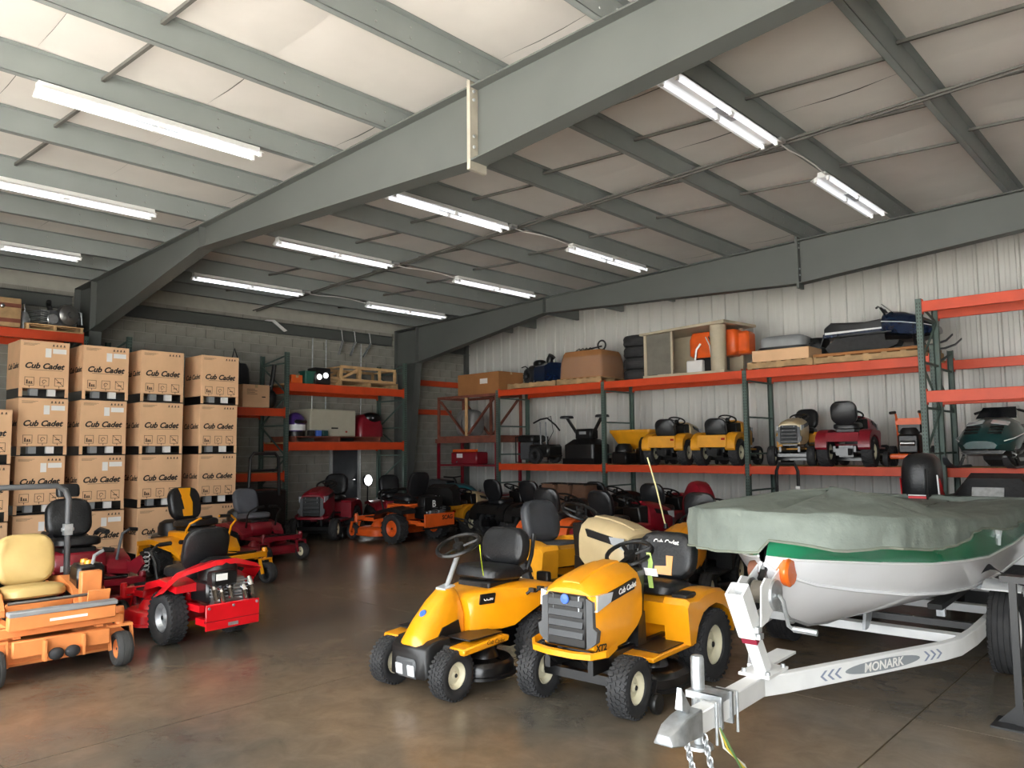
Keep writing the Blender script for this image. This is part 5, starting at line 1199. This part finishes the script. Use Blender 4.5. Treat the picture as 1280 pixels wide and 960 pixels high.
gb = thing('green_bin', 'small dark green plastic bin on the top side shelf', 'bin', (SX+.33, 8.97, a)); part('bin', M().loft([[(p*s, q*s, z) for p, q in rrect(.24, .24, .03, 3)] for s, z in ((.85, 0), (1, .24))]), mat('green_plastic', '#20584a', .5), gb); part('bin_lid', M().box(-.13, .13, -.13, .13, .24, .27), mat('green_plastic', '#20584a', .5), gb)
lb2 = thing('twin_lamp_box', 'black box with two bright round lamps on the top side shelf', 'lamp', (SX+.3, 9.28, a)); part('case', M().box(-.15, .15, -.2, .2, 0, .36), black, lb2, bev=.02)
for y in (-.09, .07): part('lamp', M().lathe([(.001, .03), (.05, .025), (.06, 0)], 'x', (.15, y, .16+.8*(y+.09)*.3), 14), mat('lamp_glow', '#ffffff', .3, var=0, emit=2.5), lb2)
# middle shelf z 1.88
b2 = 1.883
cbm = mat('beige_enamel', '#a9a594', .5, var=.04)
cab = thing('white_cabinet', 'pale beige steel cabinet with dark handle on the middle side shelf', 'cabinet', (SX, 9.6, b2+.123))
pallet(SX, 9.7, b2, .95, 2.2, 'brown pallet under the pale beige cabinet on the side rack', m=woodr)
part('body', M().box(-.4, .38, -.58, .58, 0, .58), cbm, cab, bev=.01); part('door', M().box(.38, .4, -.56, .56, .02, .56), cbm, cab, bev=.006); part('handle', M().box(.4, .415, -.06, .1, .16, .19), black, cab); part('lock', M().lathe([(.001, .02), (.02, .018), (.022, 0)], 'x', (.4, .32, .1), 10), mat('red_lock', '#a02018'), cab)
hm = thing('helmet', 'purple and white helmet with dark visor left of the cabinet', 'helmet', (SX+.2, 8.78, b2+.123)); part('shell', M().ell((0, 0, .26), (.24, .2, .24), 16, 10), mat('purple_shell', '#4a2f78', .3, coat=.5), hm); part('white_band', M().loft([[(.24*math.cos(t_)*1.01, .205*math.sin(t_), z) for t_ in [rad(d) for d in range(-70, 71, 20)]] + [(.22*math.cos(t_)*.98, .19*math.sin(t_), z) for t_ in [rad(d) for d in range(70, -71, -20)]] for z in (.12, .24)]), white, hm); part('visor', M().box(.16, .26, -.14, .14, .26, .34), black, hm, bev=.03); part('neck_ring', M().lathe([(.16, .0), (.2, .0), (.2, .1), (.16, .1)], 'z', n=16, cap=True), black, hm)
for k, (y, c_, nme) in enumerate(((9.0, black, 'black'), (9.16, blue, 'blue'), (9.32, teal, 'dark green'))):
    g = thing('small_part_box', 'small %s parts box in front of the cabinet' % nme, 'box', (-14.04, y, b2+.123)); part('box', M().box(-.06, .06, -.065, .065, 0, .12), c_, g, bev=.01); part('lid', M().box(-.065, .065, -.07, .07, .12, .135), greyl, g)
rb = thing('engine_cowl', 'dark red and black engine cowl right of the pale cabinet', 'cowl', (SX+.1, 10.65, b2+.123)); part('cowl', M().loft([[(p*s, q*s, z) for p, q in rrect(.55, .7, .12, 4)] for s, z in ((1, .0), (1, .2), (.85, .4), (.5, .5))]), dred, rb); part('cap', M().ell((.1, .08, .42), (.2, .26, .14), 14, 8), blackm, rb); part('cap_light', M().ell((.28, 0, .42), (.02, .03, .02), 8, 6), glassl, rb)
# shelf z 2.56 (near bay)
c3 = 2.563
bx = carton('cardboard_box', 'cardboard box with printed side on the shelf beside the stacked boxes', (SX+.3, 7.72, c3), (.4, .58, .45), 0)
for k in range(4): part('print_line', M().box(.2, .2012, -.2, .02-.05*(k % 2), .26+.03*k, .268+.03*k), inkl, bx)
part('print_mark', M().box(.2, .2012, .12, .2, .2, .22), ink, bx)
bb = thing('black_bag', 'black bag with strap on top of the cardboard box shelf', 'bag', (SX-.05, 7.55, c3)); part('bag', pad((.4, .55, .9), .15), vinyl, bb, loc=(0, 0, .45)); part('strap', M().tube([(.0, -.1, .88), (0, -.02, 1.2), (0, .1, .88)], .015, 6), black, bb); part('buckle', M().box(.2, .212, -.24, -.2, .62, .78), chrome, bb)
lbw = thing('leaf_blower', 'black leaf blower leaning by the rack post left of green bin', 'blower', (SX+.2, 8.18, c3)); part('body', M().ell((0, 0, .2), (.16, .14, .2), 12, 8), black, lbw); part('tube', M().tube([(0, 0, .3), (.05, .03, .62), (.1, .04, .9)], .045, 8), black, lbw); part('handle', M().tube([(-.1, 0, .36), (-.05, 0, .48), (.06, 0, .46)], .02, 6), whitep, lbw)
# rack behind the boxes: engine on pallet, boxes at the edge
d4 = 3.693
pallet(SX+.05, 4.12, d4-.0, .9, .86, 'pale pallet under the old grey engine above the boxes', m=woodl, h=.1, boards=5)
eg = thing('old_engine', 'old grey metal engine with round flywheel cover above the boxes', 'engine', (SX+.2, 4.22, d4+.103), rad(15))
part('crankcase', M().box(-.22, .2, -.24, .24, 0, .26), greyp, eg, bev=.03); part('flywheel_cover', M().lathe([(.001, .1), (.05, .1), (.06, .06), (.13, .05), (.17, .02), (.18, -.06), (.001, -.06)], 'x', (.24, .06, .2), 20), steel, eg)
for k in range(6): part('cooling_fin', M().box(-.2, .16, -.36, -.24, .05+.035*k, .062+.035*k), galv, eg)
part('intake', M().tube([(0, -.1, .26), (0, -.14, .36), (.1, -.2, .4)], .04, 8), black, eg); part('pulley', M().lathe([(.001, .05), (.08, .05), (.06, .02), (.08, 0), (.001, 0)], 'x', (.2, -.2, .1), 14), galv, eg)
for k in range(3): part('hose', M().tube([(.16, .2-.05*k, .3), (.26, .26-.05*k, .26), (.26, .28-.05*k, .06)], .014, 6), black if k else galv, eg)
gd_ = carton('wood_box', 'brown wooden box with metal fittings at the left edge above the rack beam', (SX+.3, 3.4, d4), (.5, .42, .46), 0, wood, tape=False)
for z in (.1, .34): part('batten', M().box(.25, .27, -.2, .2, z-.03, z+.03), woodr, gd_)
part('fitting', M().ell((.26, -.05, .32), (.03, .04, .04), 8, 6), chrome, gd_)
gt = thing('gearbox', 'small silver gearbox between wooden box and old engine', 'gearbox', (SX+.3, 3.71, d4+.0)); part('case', M().lathe([(.001, .3), (.05, .3), (.09, .2), (.1, .0), (.001, .0)], 'z', n=14), galv, gt); part('shaft', M().tube([(0, 0, .28), (.02, .0, .42)], .02, 8), chrome, gt)
# door in the block wall, conduit, glowing lens added for a white glare spot
dr = struct(part('door_1', M().box(-15.13, -15.09, 10.25, 10.94, 0, 2.05), mat('dark_grey_door', '#3c4044', .45), None))
for y0, y1, z0, z1 in ((10.19, 10.25, 0, 2.11), (10.94, 11.0, 0, 2.11), (10.25, 10.94, 2.05, 2.11)): part('door_frame', M().box(-15.135, -15.08, y0, y1, z0, z1), mat('pale_frame', '#a6a8a8', .5), dr)
part('door_handle', M().tube([(-15.09, 10.85, 1.02), (-15.04, 10.85, 1.02), (-15.04, 10.74, 1.02)], .01, 6), chrome, dr)
for y in (9.7, 10.06, 11.04): struct(part('wall_conduit', M().tube([(-15.115, y, 2.2 if y < 11 else .1), (-15.115, y, 4.25)], .014, 6), galv))
wl_ = thing('glare_spot', 'bright round work light glowing beside the grey door', 'lamp', (-13.75, 10.05, 0)) if False else thing('glare_spot', 'bright round work light glowing beside the grey door', 'lamp', (-14.85, 11.06, 0))
part('stand', M().tube([(0, 0, .02), (0, 0, .9)], .015, 8).tube([(-.15, -.1, 0.01), (0, 0, .12), (.15, .1, 0.01)], .01, 6), blackm, wl_); part('lens', M().ell((.03, 0, 1.0), (.05, .1, .12), 14, 10), mat('glare_glow', '#ffffff', .3, var=0, emit=9), wl_); part('back_shell', M().ell((-.04, 0, 1.0), (.06, .12, .13), 12, 8), blackm, wl_)  # stand and shell made up to carry the glowing glare spot
# three channel hooks hanging from the eave beam
for k, (y, q) in enumerate(((10.35, .05), (10.68, .08), (11.05, .15))):
    h = thing('channel_hook', '%s grey metal hook hanging from the eave beam' % ('left', 'middle', 'right')[k], 'hook', (-14.98, y, 0), 0, 'hooks on the eave beam')
    part('channel', M().bar((.03, -.06, 3.92), (.03, q, 4.25), .06, .03), galv, h); part('wire', M().tube([(.03, q, 4.24), (.0, q, 4.4), (-.02, q, 4.5), (-.07, q, 4.505)], .01, 6), white, h)
tag(part('torn_insulation', M().loft([[(-15.08, 8.45, 4.5), (-15.02, 8.45, 4.5), (-15.02, 8.5, 4.53), (-15.08, 8.5, 4.53)], [(-15.01, 8.6, 4.5), (-14.97, 8.6, 4.49), (-14.97, 8.66, 4.53), (-15.01, 8.66, 4.54)], [(-14.96, 8.86, 4.3), (-14.91, 8.86, 4.29), (-14.91, 8.93, 4.32), (-14.96, 8.93, 4.33)]]), whitep), 'torn strip of white insulation hanging over the eave beam', 'insulation')
wbm = thing('wall_shelf_beam', 'two short orange beams fixed on the block wall right of the corner column', 'beam', (-15.07, 0, 0))
for z0, z1, y1 in ((3.34, 3.48, 14.3), (2.6, 2.73, 13.9)): part('beam', M().box(-.06, .05, 12.75, y1, z0, z1), rackor, wbm)
# black tubular loader frame behind the maroon mower
fr = thing('frame_cart', 'black cart with tall tubular frame and dark box beside the boxes', 'cart', (-12.9, 7.15, 0))
part('frame', M().tube([(.2, -.3, .2), (.28, -.28, 1.58), (.28, -.22, 1.66), (.28, .2, 1.66), (.28, .27, 1.58), (.2, .34, .9)], .03, 8), black, fr); part('cross_tube', M().tube([(.27, -.28, 1.36), (.27, .27, 1.36)], .024, 8), black, fr)
part('box_body', M().box(-.3, .2, -.2, .5, .35, 1.0), blackm, fr, bev=.03)
for q in (-.32, .56): wheel(fr, -.05, q, .22, .12, black, 'bar')
# red machine head on the table shelf
rm = thing('red_pump_unit', 'dark red pump unit with pale label on the steel table shelf', 'pump', (-13.45, 13.0, 1.341)); part('body', M().box(-.42, .48, -.2, .2, 0, .3), dred, rm, bev=.03); part('top_bar', M().box(-.3, .5, -.24, -.18, .3, .36), orangeb, rm); part('label', M().box(-.2, 0, -.206, -.2, .16, .26), whitep, rm); part('gauge', M().ell((-.18, -.22, .06), (.03, .02, .03), 8, 6), chrome, rm)
# watercraft on a small white trailer in the far corner
pw = thing('watercraft', 'grey and teal personal watercraft in the far corner', 'watercraft', (-13.6, 13.2, 0)) if False else None
pt = thing('small_trailer', 'small white trailer with thin tongue in the far corner', 'trailer', (-13.45, 12.33, 0), rad(1))
part('tongue', M().box(.4, 1.9, -.03, .03, .38, .45), white, pt)
for q in (-1, 1): part('frame_rail', M().box(-.6, .5, q*.35-.025, q*.35+.025, .38, .45), white, pt); wheel(pt, -.1, q*.46, .19, .13, white, 'rib')
part('cross_rail', M().box(.36, .42, -.34, .34, .38, .45), white, pt)
part('jack', M().tube([(1.7, -.06, .02), (1.7, -.06, .6)], .02, 8), white, pt)
pw = thing('watercraft', 'grey purple and teal watercraft on the small white trailer', 'watercraft', (-13.45, 12.33, .452), rad(1))
def ps(x, w, z0, z1): return [(x, 0, z0), (x, -w, z0+.12), (x, -w*1.05, z0+.2), (x, -w*.6, z1), (x, w*.6, z1), (x, w*1.05, z0+.2), (x, w, z0+.12)]
part('hull', M().loft([ps(-.85, .36, .0, .34), ps(-.3, .4, .0, .4), ps(.2, .4, .02, .42), ps(.6, .32, .05, .38), ps(.95, .12, .14, .26)]), mat('grey_purple_gel', '#56525e', .35, coat=.3), pw)
part('teal_deck', M().loft([[(x, -w, z), (x, w, z), (x, w*.6, z+.05), (x, -w*.6, z+.05)] for x, w, z in ((.1, .24, .42), (.4, .22, .41), (.7, .15, .36), (.9, .06, .27))]), mat('teal_gel', '#2a7078', .3, coat=.3), pw)
part('seat', M().loft([[(x, -.15, .36), (x, .15, .36), (x, .12, z), (x, -.12, z)] for x, z in ((-.8, .5), (-.4, .56), (.1, .52))]), vinyl, pw)
part('purple_stripe', M().box(-.4, .3, -.41, -.4, .2, .26), mat('purple_gel', '#3a2478', .3), pw); part('handlebar', M().tube([(.15, -.28, .62), (.2, 0, .6), (.15, .28, .62)], .018, 6).tube([(.2, 0, .6), (.3, 0, .42)], .03, 6), black, pw)
# covered snowmobile by the boat stern, at right
cs = thing('covered_snowmobile', 'snowmobile under black cover with silver label, behind the boat at right', 'snowmobile', (-1.95, 10.7, 0), rad(-86))
part('cover', M().loft([[(x+.0, y*w, z) for y, z in ((-1, .02), (-1.02, .4), (-.9, h*.8), (-.5, h), (.5, h), (.9, h*.8), (1.02, .4), (1, .02))] for x, w, h in ((-1.2, .3, .75), (-.8, .36, .95), (0, .4, 1.0), (.3, .5, 1.3), (.6, .52, 1.38), (.92, .48, 1.33), (1.2, .3, .8))]), mat('black_cover', '#17181a', .7, bump=.5, bscale=10), cs)
part('label', M().cb((1.03, -.05, 1.175), (.02, .3, .13), (0, rad(-28), 0)), galv, cs)
for k in range(5): part('letter_mark', M().cb((1.09, -.2+.08*k, 1.075), (.02, .05, .014), (0, rad(-28), 0)), whitep, cs)
# roll bar of a mower below the rack, with wheel rim look
hb = thing('roll_bar_mower', 'black mower with arched roll bar showing above the boat cover', 'lawn mower', (-5.3, 12.35, 0), rad(-80))
part('roll_bar', M().tube([(0, -.17, .5), (0, -.17, 1.3), (0, -.12, 1.42), (0, .12, 1.42), (0, .17, 1.3), (0, .17, .5)], .028, 8), black, hb); part('body', M().box(-.4, .4, -.3, .3, .25, .6), black, hb, bev=.05); part('sticker', M().box(.028, .034, .14, .2, 1.0, 1.06), whitep, hb)
for q in (-1, 1): wheel(hb, -.25, q*.36, .22, .14, greyp, 'bar'); wheel(hb, .35, q*.34, .14, .1, greyp, 'rib')
